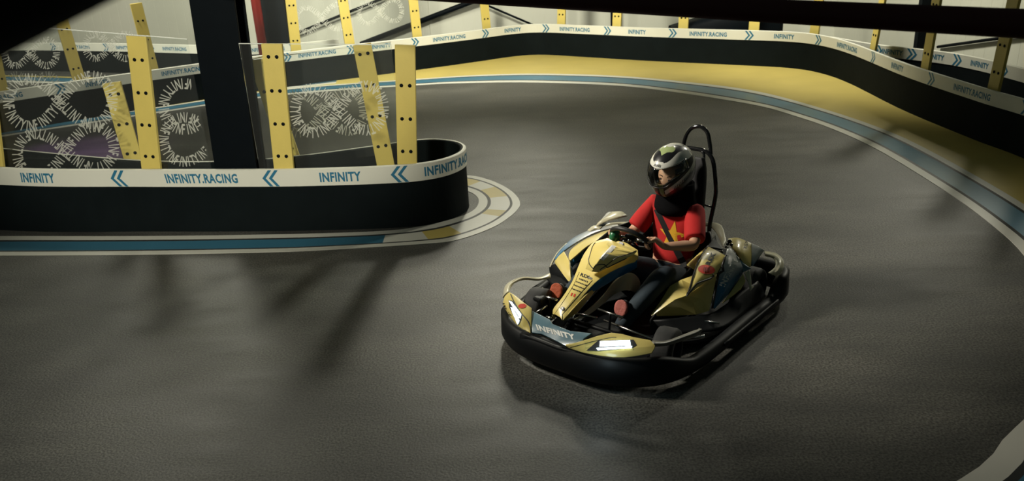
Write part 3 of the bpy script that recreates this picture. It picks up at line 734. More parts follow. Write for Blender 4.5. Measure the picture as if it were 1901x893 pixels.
panel('fairing_spur', [[(476, 640, .2), (560, 545, .275), (640, 464, .325), (692, 431, .345)], [(484, 641, .19), (552, 602, .205), (625, 520, .27), (693, 435, .34)]], KY, 3, 1, .008)
panel('fairing_wall', [[(555, 604, .13), (628, 524, .17), (706, 444, .21), (790, 394, .25), (875, 350, .29), (926, 320, .33)], [(560, 640, .08), (640, 570, .09), (720, 500, .10), (800, 470, .11), (880, 440, .12), (930, 420, .14)]], KK, 2, 1, .006)
panel('fairing_hoop', [[(548, 634, .145), (640, 560, .18), (720, 490, .22), (790, 405, .30), (865, 352, .34), (915, 360, .33), (946, 405, .28), (942, 460, .21)], [(552, 640, .135), (650, 592, .155), (730, 530, .175), (790, 480, .205), (848, 456, .235), (882, 457, .245), (905, 466, .22), (918, 476, .195)]], KC, 4, 2, .012, None)
strokes(lw, (128, 572), (16, 40), (13, -5), 6, KP, .28)
# light rims round the front wheels and at the rear corners
panel('wheel_guard', [[(107, 500, .26), (122, 432, .28), (163, 396, .285), (235, 372, .275), (330, 376, .255), (396, 350, .26)], [(130, 470, .325), (150, 425, .325), (190, 396, .315), (240, 379, .29), (330, 384, .265), (400, 366, .26)], [(150, 462, .32), (170, 424, .30), (200, 402, .29), (246, 390, .27), (330, 395, .25), (403, 383, .245)]], KC, 4, 2, .02, None)
panel('wheel_guard', [[(1020, 760, .31), (1100, 762, .275), (1200, 727, .25), (1270, 700, .245), (1316, 688, .245)], [(1034, 780, .31), (1105, 776, .275), (1205, 742, .25), (1280, 715, .245), (1320, 694, .245)], [(1036, 800, .27), (1112, 792, .24), (1212, 762, .21), (1292, 734, .20), (1322, 702, .21)]], GREYP, 4, 2, .02, None)  # cream guard coloured grey, its shade is put into the colour
rg = [[(1700, 215, .30), (1768, 227, .305), (1812, 262, .305), (1820, 305, .295), (1806, 345, .27), (1770, 372, .24)], [(1706, 232, .32), (1760, 244, .325), (1792, 272, .325), (1796, 306, .31), (1780, 335, .29), (1748, 358, .26)], [(1712, 250, .30), (1750, 261, .305), (1768, 285, .305), (1766, 310, .295), (1748, 330, .275), (1722, 348, .25)]]
panel('rear_guard', rg, KC, 4, 3, .02, None)
surf('rear_guard', [[V3(p.x, -p.y-.05, p.z) for p in [T(*q) for q in r]] for r in rg], KC, kart, 4, 3, .02)
for sd in (1, -1):
    P = [V3(-.25, sd*.715-(.04 if sd < 0 else 0), .11), V3(-.6, sd*.722-(.06 if sd < 0 else 0), .105), V3(-1.0, sd*.735-(.06 if sd < 0 else 0), .11)]
    tube('side_moulding', crom(P, 6), .012, KK, kart, 8)
for k, (a, b) in enumerate((((325, 745), (440, 790)), ((320, 765), (425, 806)), ((325, 780), (405, 812)))):
    tube('vent_lip', [T(a[0], a[1], .19-.02*k), T((a[0]+b[0])/2, (a[1]+b[1])/2+2, .19-.02*k), T(b[0], b[1], .19-.02*k)], .004, GREYP, kart, 8)
# --- wheels
def wheel(c, r, w_, steer, lab=None):
    prof = [(-w_/2, r*.55), (-w_/2, r*.80), (-w_*.44, r*.95), (-w_*.30, r), (w_*.30, r), (w_*.44, r*.95), (w_/2, r*.80), (w_/2, r*.55), (w_*.38, r*.50), (-w_*.38, r*.50)]
    V = []; F = []; n = 36
    M = Matrix.Rotation(steer, 3, 'Z')
    for k in range(n):
        a = 2*math.pi*k/n
        for y, q in prof: V.append(M@V3(q*math.cos(a), y, q*math.sin(a))+V3(*c))
    m = len(prof)
    for k in range(n):
        for j in range(m): F.append((k*m+j, k*m+(j+1) % m, ((k+1) % n)*m+(j+1) % m, ((k+1) % n)*m+j))
    ty = fix_normals(mesh_obj('wheel', V, F, TYR, kart, smooth=True))
    g = []
    rimp = [(-w_*.3, r*.52), (-w_*.3, r*.40), (w_*.05, r*.36), (w_*.10, r*.15), (w_*.12, r*.001)]
    V = []; F = []
    for k in range(24):
        a = 2*math.pi*k/24
        for y, q in rimp: V.append(M@V3(q*math.cos(a), y, q*math.sin(a))+V3(*c))
    for k in range(24):
        for j in range(4): F.append((k*5+j, k*5+j+1, ((k+1) % 24)*5+j+1, ((k+1) % 24)*5+j))
    mesh_obj('rim', V, F, CHR, ty, smooth=True)
wheel((.03, .48, .135), .135, .13, R(10)); wheel((.03, -.49, .14), .14, .13, R(10))
wheel((-1.06, .50, .138), .138, .17, 0); wheel((-1.06, -.50, .138), .138, .17, 0)
# --- chassis tray and tubes
V, F = box_geo((0, 0, 0), (1, 1, 1))
tr = crom([V3(.40, .0, .05), V3(.36, .30, .05), V3(.15, .36, .05), V3(-.15, .42, .05), V3(-.4, .58, .05), V3(-.95, .60, .05), V3(-1.25, .5, .05), V3(-1.25, 0, .05)], 4)
po = tr+[V3(p.x, -p.y, p.z) for p in tr[-2:0:-1]]
o = mesh_obj('floor_tray', [p for p in po]+[p+V3(0, 0, .02) for p in po], [tuple(range(len(po)))[::-1], tuple(range(len(po), 2*len(po)))]+[(i, (i+1) % len(po), (i+1) % len(po)+len(po), i+len(po)) for i in range(len(po))], KK, kart); fix_normals(o)
for sd in (1, -1):
    tube('chassis_tube', crom([V3(.33, sd*.12, .09), V3(.1, sd*.22, .09), V3(-.3, sd*.33, .09), V3(-1.2, sd*.33, .10)], 5), .016, BLK, kart)
    tube('bumper_bar', crom([V3(.05, sd*.36, .12), V3(-.12, sd*.52, .15), V3(-.18, sd*.62, .17)], 5), .011, CHR, kart)
    tube('side_bar', [V3(-.33, sd*.36, .155), V3(-.42, sd*.60, .15)], .007, CHR, kart)
tube('front_axle', [V3(.03, -.44, .13), V3(.03, .42, .13)], .014, KK, kart)
tube('tie_rod', [V3(.0, -.40, .15), V3(-.02, -.05, .17)], .008, CHR, kart); tube('tie_rod', [V3(.0, .38, .15), V3(-.02, .0, .17)], .008, CHR, kart)
tube('rear_axle', [V3(-1.06, -.5, .138), V3(-1.06, .5, .138)], .02, KK, kart)
# pedals
def pedal(y, s):
    tube('pedal', crom([V3(.14, y-.02*s, .09), V3(.10, y, .17), V3(.07, y, .24)], 4), .008, CHR, kart)
    tube('pedal_bar', [V3(.085, y-.075, .235), V3(.085, y+.075, .235)], .0085, CHR, kart)
for a, b in (((345, 487), (442, 516)), ((690, 570), (840, 622))):
    A, B = T(*a, .25), T(*b, .25); tube('pedal_bar', [A, B], .0075, CHR, kart); m_ = A.lerp(B, .5)
    tube('pedal', crom([m_+V3(.03, 0, -.17), m_+V3(.01, 0, -.08), m_], 4), .008, KK, kart)
tube('bracket', [T(315, 590, .2), T(380, 550, .22)], .007, CHR, kart); tube('bracket', [T(375, 615, .18), T(410, 630, .18)], .008, CHR, kart)
bevel(mesh_obj('hub_block', *box_geo(T(335, 530, .22), (.07, .07, .09)), KK, kart), .012)
# --- side pods
panel('side_pod', [[(1015, 612, .185), (1016, 612, .184), (1017, 612, .183), (1018, 613, .182)], [(1070, 520, .265), (1088, 560, .24), (1110, 588, .205), (1118, 611, .175)], [(1125, 430, .34), (1160, 510, .29), (1190, 560, .235), (1208, 608, .178)], [(1197, 390, .378), (1230, 486, .316), (1268, 532, .26), (1285, 603, .185)], [(1275, 362, .39), (1300, 440, .33), (1325, 510, .265), (1330, 592, .19)], [(1412, 358, .348), (1400, 420, .31), (1386, 490, .26), (1366, 580, .195)]], KY, 1, 1, .012, 9)
ups = panel('pod_cover', [[(1228, 487, .332), (1229, 488, .331), (1230, 488, .33)], [(1264, 380, .405), (1300, 400, .39), (1330, 413, .362)], [(1302, 270, .455), (1370, 300, .43), (1415, 350, .377)], [(1356, 187, .48), (1410, 213, .472), (1463, 243, .455)]], KY, 2, 2, .014, 30)
panel('pod_cover', [[(1228, 298, .42), (1290, 240, .45), (1348, 190, .47)], [(1275, 325, .418), (1299, 268, .45), (1353, 188, .473)]], KY, 1, 1, .012)
decal('badge', ell(1348, 330, 52, 28, .12), ups, KR, .002, .42, 3)
for dx in (-14, 0, 14): decal('badge_line', ell(1348+dx, 330, 5, 17, .1), ups, mat('dark_red_print', (.25, .01, .01), .4), .004, .42, 1)
decal_text('RSX', (1374, 264), (20, -36), (-30, -8), ups, KP, zf_=.45, bold=.05)
line_on('seam', [(1415, 352), (1330, 415), (1262, 465), (1230, 488), (1264, 380), (1302, 270), (1356, 187)], ups, KP, .006, .4)
def fade(name, ca, cb, lo, hi):
    m = bpy.data.materials.new(name); m.use_nodes = True; nt = m.node_tree; b = nt.nodes['Principled BSDF']; b.inputs['Roughness'].default_value = .3; b.inputs['Coat Weight'].default_value = .4
    tc = nt.nodes.new('ShaderNodeTexCoord'); sx = nt.nodes.new('ShaderNodeSeparateXYZ'); nt.links.new(tc.outputs['Object'], sx.inputs[0])
    n = nt.nodes.new('ShaderNodeTexNoise'); n.inputs['Scale'].default_value = 160; nt.links.new(tc.outputs['Object'], n.inputs[0])
    mr = nt.nodes.new('ShaderNodeMapRange'); mr.inputs[1].default_value = lo; mr.inputs[2].default_value = hi; nt.links.new(sx.outputs[2], mr.inputs[0])
    ad = nt.nodes.new('ShaderNodeMath'); ad.operation = 'MULTIPLY_ADD'; nt.links.new(n.outputs['Fac'], ad.inputs[0]); ad.inputs[1].default_value = .5; ad.inputs[2].default_value = -.25
    a2 = nt.nodes.new('ShaderNodeMath'); a2.use_clamp = True; nt.links.new(mr.outputs[0], a2.inputs[0]); nt.links.new(ad.outputs[0], a2.inputs[1])
    mx = nt.nodes.new('ShaderNodeMix'); mx.data_type = 'RGBA'; mx.inputs[6].default_value = (*ca, 1); mx.inputs[7].default_value = (*cb, 1)
    nt.links.new(a2.outputs[0], mx.inputs[0]); nt.links.new(mx.outputs[2], b.inputs['Base Color']); return m
FADE = fade('blue_white_livery_fade', (.02, .15, .32), (.74, .74, .70), .30, .40)
bls = panel('pod_stripe', [[(1384, 562, .192), (1394, 563, .19), (1405, 562, .188)], [(1403, 460, .27), (1450, 478, .25), (1492, 466, .225)], [(1421, 360, .35), (1495, 378, .325), (1570, 352, .29)], [(1452, 285, .425), (1520, 300, .40), (1573, 322, .34)], [(1476, 195, .475), (1500, 203, .468), (1546, 262, .415)]], FADE, 3, 3, .014, 30)
decal_text('INFINITY', (1486, 345), (44, -86), (-34, -12), bls, KW, zf_=.36, bold=.05)
line_on('seam', [(1384, 562), (1403, 460), (1421, 360), (1452, 285), (1476, 195)], bls, KP, .008, .35)
pt_ = panel('pod_tail', [[(1572, 352, .31), (1530, 415, .26), (1450, 530, .19)], [(1582, 395, .28), (1558, 445, .24), (1452, 532, .188)]], KY, 2, 1)
panel('pod_fin', [[(1548, 280, .38), (1560, 310, .35), (1572, 345, .32)], [(1550, 282, .38), (1590, 308, .355), (1622, 322, .335)]], KG, 2, 2)
panel('pod_fin', [[(1576, 346, .31), (1600, 400, .27), (1613, 460, .22)], [(1612, 332, .325), (1621, 390, .28), (1622, 450, .23)]], KC, 2, 2)
rf_rows = [[(1480, 140, .44), (1540, 135, .455), (1622, 168, .435)], [(1500, 190, .43), (1560, 220, .42), (1624, 240, .385)], [(1520, 220, .41), (1570, 280, .37), (1620, 312, .33)]]
fe_rows = [[(1622, 168, .436), (1665, 186, .42), (1703, 213, .39)], [(1624, 240, .386), (1655, 252, .37), (1682, 240, .36)], [(1628, 310, .32), (1640, 300, .32), (1655, 280, .32)]]
rf = panel('rear_fender', rf_rows, KY, 3, 3, .012, None)
decal_text('RSX', (1590, 175), (6, -24), (-20, -3), rf, KP, zf_=.43, bold=.0)
FADE2 = fade('white_blue_fender_fade', (.03, .15, .28), (.74, .74, .70), .33, .38)
panel('fender_end', fe_rows, FADE2, 3, 3, .012, None)
panel('seat_cowl', [[(1328, 40, .50), (1390, 42, .505), (1442, 62, .50), (1468, 150, .47)], [(1330, 58, .485), (1378, 72, .48), (1412, 112, .47), (1448, 190, .455)]], KC, 3, 2, .012, None)
panel('seat_surround', [[(1398, 138, .46), (1352, 188, .46), (1300, 235, .44)], [(1446, 205, .45), (1400, 195, .455), (1356, 190, .46)]], KK, 2, 2)
# far side pod
def lp(name, rows, m, **k): return panel(name, rows, m, 3, 2, .012, None, **k)
lp('side_pod', [[(519, 414, .20), (470, 352, .225), (425, 290, .24)], [(524, 380, .22), (478, 320, .25), (430, 264, .275)], [(510, 278, .30), (496, 245, .305), (482, 216, .31)]], KY)
lp('pod_cover', [[(508, 274, .285), (520, 212, .315), (600, 150, .35), (700, 105, .38), (800, 74, .40)], [(513, 277, .285), (562, 236, .325), (622, 186, .36), (702, 142, .39), (790, 112, .41)]], KY)
lp('pod_cover', [[(622, 188, .355), (702, 144, .385), (790, 114, .405)], [(650, 230, .30), (720, 190, .33), (800, 150, .36)]], KC)
lp('pod_inset', [[(512, 284, .25), (556, 245, .285), (598, 213, .32)], [(530, 312, .235), (560, 278, .26), (590, 250, .29)]], KB)
lp('pod_inset', [[(512, 290, .24), (520, 340, .22), (533, 386, .2)], [(529, 310, .235), (535, 345, .22), (542, 370, .205)]], KB)
po_ = lp('pod_stripe', [[(424, 260, .27), (470, 196, .30), (540, 134, .33), (640, 86, .36), (720, 66, .38), (810, 52, .40)], [(430, 268, .275), (480, 214, .31), (560, 160, .345), (650, 112, .37), (730, 84, .385), (812, 64, .405)]], FADE)
lp('pod_outer_cap', [[(622, 90, .36), (662, 60, .385), (716, 66, .385)], [(640, 94, .37), (672, 78, .385), (700, 80, .385)]], KC)
tube('pod_edge', crom([T(400, 315, .20), T(412, 285, .225), (T(445, 228, .27)), T(500, 172, .31)], 5), .008, KC, kart, 8)
lp('pod_skirt', [[(390, 312, .20), (396, 352, .16), (432, 388, .15), (505, 420, .15)], [(424, 291, .238), (440, 318, .23), (474, 358, .222), (518, 414, .2)]], KK)
surf('rear_fender', mirp([[T(*q) for q in r] for r in rf_rows]), KC, kart, 3, 3, .012)
surf('fender_end', mirp([[T(*q) for q in r] for r in fe_rows]), FADE2, kart, 3, 3, .012)
def both(name, rows, m):
    for sd in (1, -1): surf(name, rows if sd == 1 else mirp(rows), m, kart, 3, 3, .01, off=-1 if sd == 1 else 1)
both('pod_inner_wall', [[V3(-.18, .245, .17), V3(-.19, .25, .10), V3(-.2, .26, .06)], [V3(-.455, .282, .33), V3(-.455, .29, .2), V3(-.455, .30, .06)], [V3(-.8, .283, .42), V3(-.8, .30, .25), V3(-.8, .31, .06)], [V3(-1.12, .21, .43), V3(-1.12, .25, .25), V3(-1.12, .30, .06)]], KK)
both('pod_skirt', [[V3(-.185, .26, .175), V3(-.185, .30, .14), V3(-.19, .36, .10)], [V3(-.40, .475, .18), V3(-.37, .52, .15), V3(-.35, .58, .12)], [V3(-.52, .53, .18), V3(-.50, .58, .15), V3(-.5, .64, .12)], [V3(-.84, .575, .22), V3(-.80, .61, .18), V3(-.78, .65, .12)], [V3(-1.0, .59, .22), V3(-1.0, .625, .18), V3(-1.0, .65, .12)]], KK)
# knobs and cables behind the pod
for x_, y_, z_, r_ in ((1490, 158, .455, .017), (1478, 175, .445, .012), (1500, 178, .44, .013), (1440, 222, .45, .013), (1468, 192, .45, .010)):
    V, F = ellip(T(x_, y_, z_), (r_, r_, r_*.8), 10, 6); mesh_obj('knob', V, F, BLK, kart, smooth=True)
# --- seat, engine
seat = [[V3(-.52, y, z) for y, z in ((-.21, .30), (-.20, .16), (-.09, .10), (.03, .09), (.15, .10), (.26, .16), (.27, .30))],
        [V3(-.75, y, z) for y, z in ((-.24, .36), (-.21, .16), (-.09, .09), (.03, .08), (.15, .09), (.27, .16), (.30, .36))],
        [V3(-.96, y, z) for y, z in ((-.24, .45), (-.20, .25), (-.09, .19), (.03, .18), (.15, .19), (.22, .25), (.25, .43))],
        [V3(-1.05, y, z) for y, z in ((-.20, .50), (-.17, .47), (-.09, .46), (.03, .45), (.12, .46), (.17, .47), (.19, .48))]]
surf('seat', seat, KK, kart, 4, 4, .014)
bkrest = [[V3(-1.03, y, .45) for y in (-.13, -.08, .0, .08, .13)], [V3(-1.055, y, .65) for y in (-.14, -.08, .0, .08, .14)], [V3(-1.09, y, .88) for y in (-.13, -.07, .0, .07, .13)], [V3(-1.11, y, .985) for y in (-.10, -.06, .0, .06, .10)]]
o = surf('headrest', bkrest, mat('black_padding', (.010, .010, .012), .6), kart, 4, 4, .05, off=0); bevel(o, .012, 3)
V, F = join(box_geo((-1.17, -.18, .22), (.2, .3, .22)), box_geo((-1.17, .22, .20), (.18, .22, .18)), box_geo((-1.15, -.42, .24), (.18, .14, .16)))
bevel(mesh_obj('engine', V, F, BLKM, kart), .02)
# --- roll hoop
def hoop(y0, y1, zt, zb, xt, xb, r, rr=.085, name='roll_hoop'):
    c = []; pts = [V3(xb, y0, zb), V3(xb+(xt-xb)*.35, y0, zb+(zt-zb)*.45)]
    for k in range(9):
        a = math.pi-math.pi*k/8; ym = (y0+y1)/2; hw = (y1-y0)/2
        pts.append(V3(xt, ym+hw*math.cos(a), zt-rr+rr*math.sin(a)))
    pts += [V3(xb+(xt-xb)*.35, y1, zb+(zt-zb)*.45), V3(xb, y1, zb)]
    return tube(name, crom(pts, 4), r, BLK, kart, 14)
FH = -1.17
main = [Kf(1316, 440, FH+.06), Kf(1318, 415, FH+.04), Kf(1328, 366, FH), Kf(1328.5, 340, FH), Kf(1325, 305, FH), Kf(1319, 289, FH), Kf(1308, 280, FH), Kf(1290, 276, FH)]
ym = .0; top = main[-1]
main = [V3(FH+.07, main[0].y-.01, .14)]+main+[V3(FH, -p.y-.03, p.z) for p in main[2:7][::-1]]+[V3(FH+.04, -.16, .45), V3(FH+.07, -.15, .14)]
tube('roll_hoop', crom(main, 4), .0155, BLK, kart, 14)
up_ = [Kf(1320, 292, FH-.01), Kf(1318, 270, FH-.02), Kf(1314, 248, FH-.02), Kf(1306, 238, FH-.02), Kf(1296, 234.5, FH-.02), Kf(1284, 238, FH-.02), Kf(1275, 249, FH-.02), Kf(1270, 265, FH-.02), Kf(1267, 285, FH-.02)]
tube('upper_hoop', crom(up_, 4), .0145, BLK, kart, 14)
tube('hoop_brace', crom([Kf(1303, 281, FH+.01), Kf(1307, 290, FH+.02), Kf(1305, 330, FH+.03), Kf(1299, 372, FH+.05), Kf(1295, 410, FH+.07)], 4), .0095, BLK, kart)
tube('hoop_brace', [Kf(1302, 379, FH+.04), Kf(1324, 385, FH)], .007, BLK, kart)
# --- steering wheel
WC_ = V3(-.375, -.025, .605); WN = V3(-.72, 0, .69).normalized(); WT = V3(.69, 0, .72).normalized(); WY = V3(0, 1, 0)
def rim(a, r=.132): return WC_+(WY*math.cos(a)+WT*math.sin(a))*r
sw = tube('steering_wheel', [rim(2*math.pi*k/40) for k in range(40)], .0155, mat('grip_rubber', (.012, .012, .013), .5), kart, 12, closed=True)
for a in (R(0), R(180), R(270)): tube('spoke', [WC_, rim(a, .13)], .010, CHR, sw)
V, F = ellip((0, 0, 0), (.045, .045, .018), 16, 8); q = V3(0, 0, 1).rotation_difference(WN).to_matrix()
mesh_obj('hub', [q@v+WC_+WN*.006 for v in V], F, KK, sw, smooth=True)
tube('steering_column', [WC_-WN*.02, WC_-WN*.16], .014, KK, kart)
GRN = mat('dark_green_plastic', (.03, .16, .07), .25, coat=.5)
V, F = ellip((0, 0, 0), (.05, .035, .05), 16, 10); mesh_obj('display_pod', [v+V3(-.345, -.125, .61) for v in V], F, GRN, kart, smooth=True)
V = []; F = []
for c_ in ((-.35, -.06, .585), (-.365, -.03, .575), (-.35, -.02, .60)): V, F = join((V, F), ellip(c_, (.014, .014, .014), 10, 6))
mesh_obj('wheel_clamp', V, F, CHR, kart, smooth=True)
# point lights added before the headlights give the glow on ground and bodywork
M_ = Matrix.Translation(KO_) @ Matrix.Rotation(KANG, 4, 'Z')
for y_, e_ in ((.36, .55), (-.36, .06)):
    hl = bpy.data.lights.new('headlight_glow_fill', 'POINT'); hl.energy = e_; hl.color = (.72, .93, 1); hl.shadow_soft_size = .04
    ho = bpy.data.objects.new('headlight_glow_fill', hl); COL.objects.link(ho); ho.location = M_@V3(.60, y_, .30)
# ------------------------------------------------------------------ the driver
drv = empty('person', KO_, KANG); tag(drv, 'person driving the kart in red shirt with yellow star, jeans and full helmet', 'person')
SKIN = mat('skin', (.58, .34, .22), .5, noise=.08, nscale=20)
def skin_geo(nodes, edges, sub=2):
    me = bpy.data.meshes.new('t'); me.from_pydata([n[0] for n in nodes], edges, []); o = bpy.data.objects.new('t', me); COL.objects.link(o)
    o.modifiers.new('s', 'SKIN'); 
    for i, n in enumerate(nodes):
        r = n[1]; sv = me.skin_vertices[0].data[i]; sv.radius = (r, r) if not hasattr(r, '__len__') else r; sv.use_root = (i == 0)
    m = o.modifiers.new('u', 'SUBSURF'); m.levels = sub; m.render_levels = sub
    dg = bpy.context.evaluated_depsgraph_get(); m2 = bpy.data.meshes.new_from_object(o.evaluated_get(dg))
    V = [v.co.copy() for v in m2.vertices]; F = [tuple(p.vertices) for p in m2.polygons]
    bpy.data.objects.remove(o); bpy.data.meshes.remove(me); bpy.data.meshes.remove(m2); return V, F
class Sk:
    def __init__(s): s.n = []; s.e = []
    def add(s, p, r, par=None):
        s.n.append((Vector(p), r)); i = len(s.n)-1
        if par is not None: s.e.append((par, i))
        return i
    def chain(s, pts, par):
        for p, r in pts: par = s.add(p, r, par)
        return par
PEL = V3(-.80, .03, .24); SPN = V3(-.87, .03, .42); CHS = V3(-.88, .03, .59); NCK = V3(-.86, .03, .735); HED = V3(-.80, .03, .925)
SHL, SHR = V3(-.845, .185, .665), V3(-.855, -.135, .675)
HDL = V3(*rim(R(-8))); HDR = V3(*rim(R(192)))
ELL, ELR = V3(-.66, .285, .525), V3(-.70, -.215, .50)
WRL, WRR = V3(-.475, .155, .555), V3(-.475, -.215, .56)
KNL, KNR = V3(-.36, .215, .40), V3(-.34, -.25, .40)
ANL, ANR = V3(-.11, .075, .125), V3(-.08, -.415, .13)
HPL, HPR = V3(-.76, .13, .22), V3(-.76, -.07, .22)
sk = Sk()
p0 = sk.add(PEL, (.13, .10)); sp1 = sk.add(SPN, (.125, .09), p0); ch = sk.add(CHS, (.135, .095), sp1); nk = sk.add(NCK, .055, ch)
hd = sk.chain([(HED-V3(-.015, 0, .05), .082), (HED+V3(.015, 0, .03), .098), (HED+V3(-.01, 0, .09), .06)], nk)
def hand(sk, wr, wrist, g, tangent, sd):
    a = (g-wrist).normalized(); t = tangent.normalized(); a = (a-t*a.dot(t)).normalized(); b = a.cross(t)
    if b.dot(WN) < 0: b = -b       # back of the hand towards the driver side
    pm = sk.add(g-a*.055+b*.016, (.026, .020), wr); pm2 = sk.add(g-a*.025+b*.022, (.030, .018), pm)
    for k, ln in zip(range(4), (.92, 1.05, 1.0, .82)):
        off = t*((k-1.5)*.0195)
        sk.chain([(g+off-a*.004*ln+b*.030, .0095), (g+off+a*.024*ln+b*.016, .0088), (g+off+a*.024*ln-b*.014, .0082), (g+off+a*.002-b*.025*ln, .0075)], pm2)
    th = -1 if sd > 0 else 1
    up = 1 if t.dot(WT) > 0 else -1
    sk.chain([(g-a*.045+t*up*.030+b*.006, .012), (g-a*.022+t*up*.045-b*.006, .0105), (g+a*.002+t*up*.048-b*.018, .009)], pm)
for sh_, el, wr, g, ang in ((SHL, ELL, WRL, HDL, R(-8)), (SHR, ELR, WRR, HDR, R(192))):
    i = sk.add(sh_, .058, ch); i = sk.chain([(sh_.lerp(el, .5), .047), (el, .040), (el.lerp(wr, .4), .038), (wr, (.026, .022))], i)
    tg_ = -WY*math.sin(ang)+WT*math.cos(ang)
    hand(sk, i, wr, g, tg_, 1)
for hp, kn, an, sd in ((HPL, KNL, ANL, 1), (HPR, KNR, ANR, -1)):
    i = sk.add(hp, .085, p0); i = sk.chain([(hp.lerp(kn, .5), .075), (kn, .057), (kn.lerp(an, .35), .055), (kn.lerp(an, .7), .042), (an, .034)], i)
V, F = skin_geo(sk.n, sk.e, 2)
# face: turn the front of the head into nose, brow and chin
FD = V3(math.cos(R(-3)), math.sin(R(-3)), -.10).normalized(); FS = V3(-FD.y, FD.x, 0).normalized(); HC = HED+V3(0, 0, .005)
for v in V:
    d = v-HC
    if d.length < .16 and v.z > HED.z-.09:
        f = d.dot(FD); s = d.dot(FS); z = d.z
        if f > .03:
            v += FD*(.022*math.exp(-((s/.012)**2+((z+.012)/.022)**2)) + .010*math.exp(-((s/.03)**2+((z+.06)/.012)**2)) + .006*math.exp(-((s/.05)**2+((z-.03)/.012)**2)) - .008*(math.exp(-(((s-.03)/.014)**2+((z-.008)/.010)**2))+math.exp(-(((s+.03)/.014)**2+((z-.008)/.010)**2))) + .005*math.exp(-((s/.022)**2+((z+.04)/.008)**2)))
body = mesh_obj('body', V, F, SKIN, drv, smooth=True)
bt = BVHTree.FromPolygons(V, F)
for sd in (1, -1):
    hit = bt.ray_cast(HC+FS*.031*sd+V3(0, 0, .0)+FD*.3, -FD)
    q = hit[0] if hit[0] else HC+FD*.09
    v_, f_ = ellip((0, 0, 0), (.008, .014, .0065), 10, 6); mesh_obj('eye', [x+q-FD*.002 for x in v_], f_, mat('eye_dark', (.03, .02, .015), .1), body, smooth=True)
for sd in (1, -1):
    P = []
    for k in range(4):
        h_ = bt.ray_cast(HC+FS*(.018+.009*k)*sd+V3(0, 0, .022+.004*math.sin(k))+FD*.3, -FD); P.append((h_[0] if h_[0] else HC+FD*.09)+FD*.001)
    tube('eyebrow', P, .003, mat('dark_hair', (.02, .015, .012), .8), body, 6)
hit = bt.ray_cast(HC+V3(0, 0, -.042)+FD*.3, -FD); q = hit[0] if hit[0] else HC+FD*.09
v_, f_ = ellip((0, 0, 0), (.008, .022, .006), 12, 6, Matrix.Rotation(R(2), 3, 'Z')); mesh_obj('lips', [x+q for x in v_], f_, mat('lips', (.32, .10, .08), .4), body, smooth=True)
for sd in (1, -1):
    v_, f_ = ellip((0, 0, 0), (.018, .008, .030), 12, 8); mesh_obj('ear', [x+HC+FS*.092*sd-FD*.01 for x in v_], f_, SKIN, body, smooth=True)
# T-shirt
SH = mat('red_cotton', (.50, .012, .012), .85, noise=.12, nscale=14, bump=.25, bscale=9)
st = Sk()
c0 = st.add(CHS+V3(.0, 0, 0), (.165, .115)); b1 = st.add(SPN, (.155, .115), c0); b2 = st.add(PEL+V3(.01, 0, .02), (.165, .125), b1)
n1 = st.add(NCK-V3(.015, 0, .055), (.085, .070), c0); st.add(NCK-V3(.01, 0, .03), .066, n1)
for sh_, el in ((SHL, ELL), (SHR, ELR)):
    st.chain([(sh_, .083), (sh_.lerp(el, .45), .078), (sh_.lerp(el, .78), .075), (sh_.lerp(el, .83), .073)], c0)
V, F = skin_geo(st.n, st.e, 2)
shirt = mesh_obj('shirt', V, F, SH, drv, smooth=True); sb = BVHTree.FromPolygons(V, F)
# yellow star on the chest
SD = V3(.86, .28, .35).normalized(); SX = V3(-.30, .95, 0).normalized(); SY = V3(-.35, -.1, .9).normalized(); SC = V3(-.78, .06, .505)
def star(r0, r1, n=5, ph=.12):
    return [(r*math.sin(ph+math.pi*k/n), r*math.cos(ph+math.pi*k/n)) for k in range(2*n) for r in ((r0, r1)[k % 2],)]
sv = star(.105, .042); bm = bmesh.new(); vs = [bm.verts.new((x, y, 0)) for x, y in sv]; c_ = bm.verts.new((0, 0, 0))
for k in range(10): bm.faces.new((c_, vs[k], vs[(k+1) % 10]))
bmesh.ops.subdivide_edges(bm, edges=bm.edges[:], cuts=5, use_grid_fill=True); bmesh.ops.triangulate(bm, faces=bm.faces[:])
V = []; bm.verts.index_update()
for v in bm.verts:
    q = SC+SX*v.co.x+SY*v.co.y+SD*.4; hit = sb.ray_cast(q, -SD); V.append((hit[0] if hit[0] else q-SD*.4)+SD*.003)
F = [tuple(x.index for x in f.verts) for f in bm.faces]; bm.free()
mesh_obj('star', V, F, mat('yellow_print', (.72, .40, .02), .7), shirt)
# belt strap across the chest
P = []
for k in range(13):
    t = k/12; q = V3(-.83, -.085, .66).lerp(V3(-.70, .19, .33), t); hit = sb.ray_cast(q+SD*.4, -SD); P.append((hit[0] if hit[0] else q)+SD*.004)
V = []; sid = V3(.2, .62, .75).normalized()
V = []
for i, p in enumerate(P):
    t = (P[min(i+1, 12)]-P[max(i-1, 0)]).normalized(); s_2 = t.cross(SD).normalized()*.022; V += [p-s_2, p+s_2]
o = mesh_obj('seat_belt', V, [(2*i, 2*i+1, 2*i+3, 2*i+2) for i in range(12)], mat('belt_webbing', (.008, .009, .010), .7), kart); solid(o, .003, 1)
# jeans
JN = mat('dark_jeans', (.022, .036, .05), .85, noise=.5, nscale=9, bump=.2, bscale=30)
jk = Sk(); j0 = jk.add(PEL, (.155, .115)); jk.add(PEL+V3(-.02, 0, .07), (.15, .11), j0)
for hp, kn, an in ((HPL, KNL, ANL), (HPR, KNR, ANR)):
    jk.chain([(hp, .10), (hp.lerp(kn, .5), .09), (kn, .073), (kn.lerp(an, .35), .068), (kn.lerp(an, .7), .057), (an, .050), (an+V3(.02, 0, -.035), .050)], j0)
V, F = skin_geo(jk.n, jk.e, 2); mesh_obj('jeans', V, F, JN, drv, smooth=True)
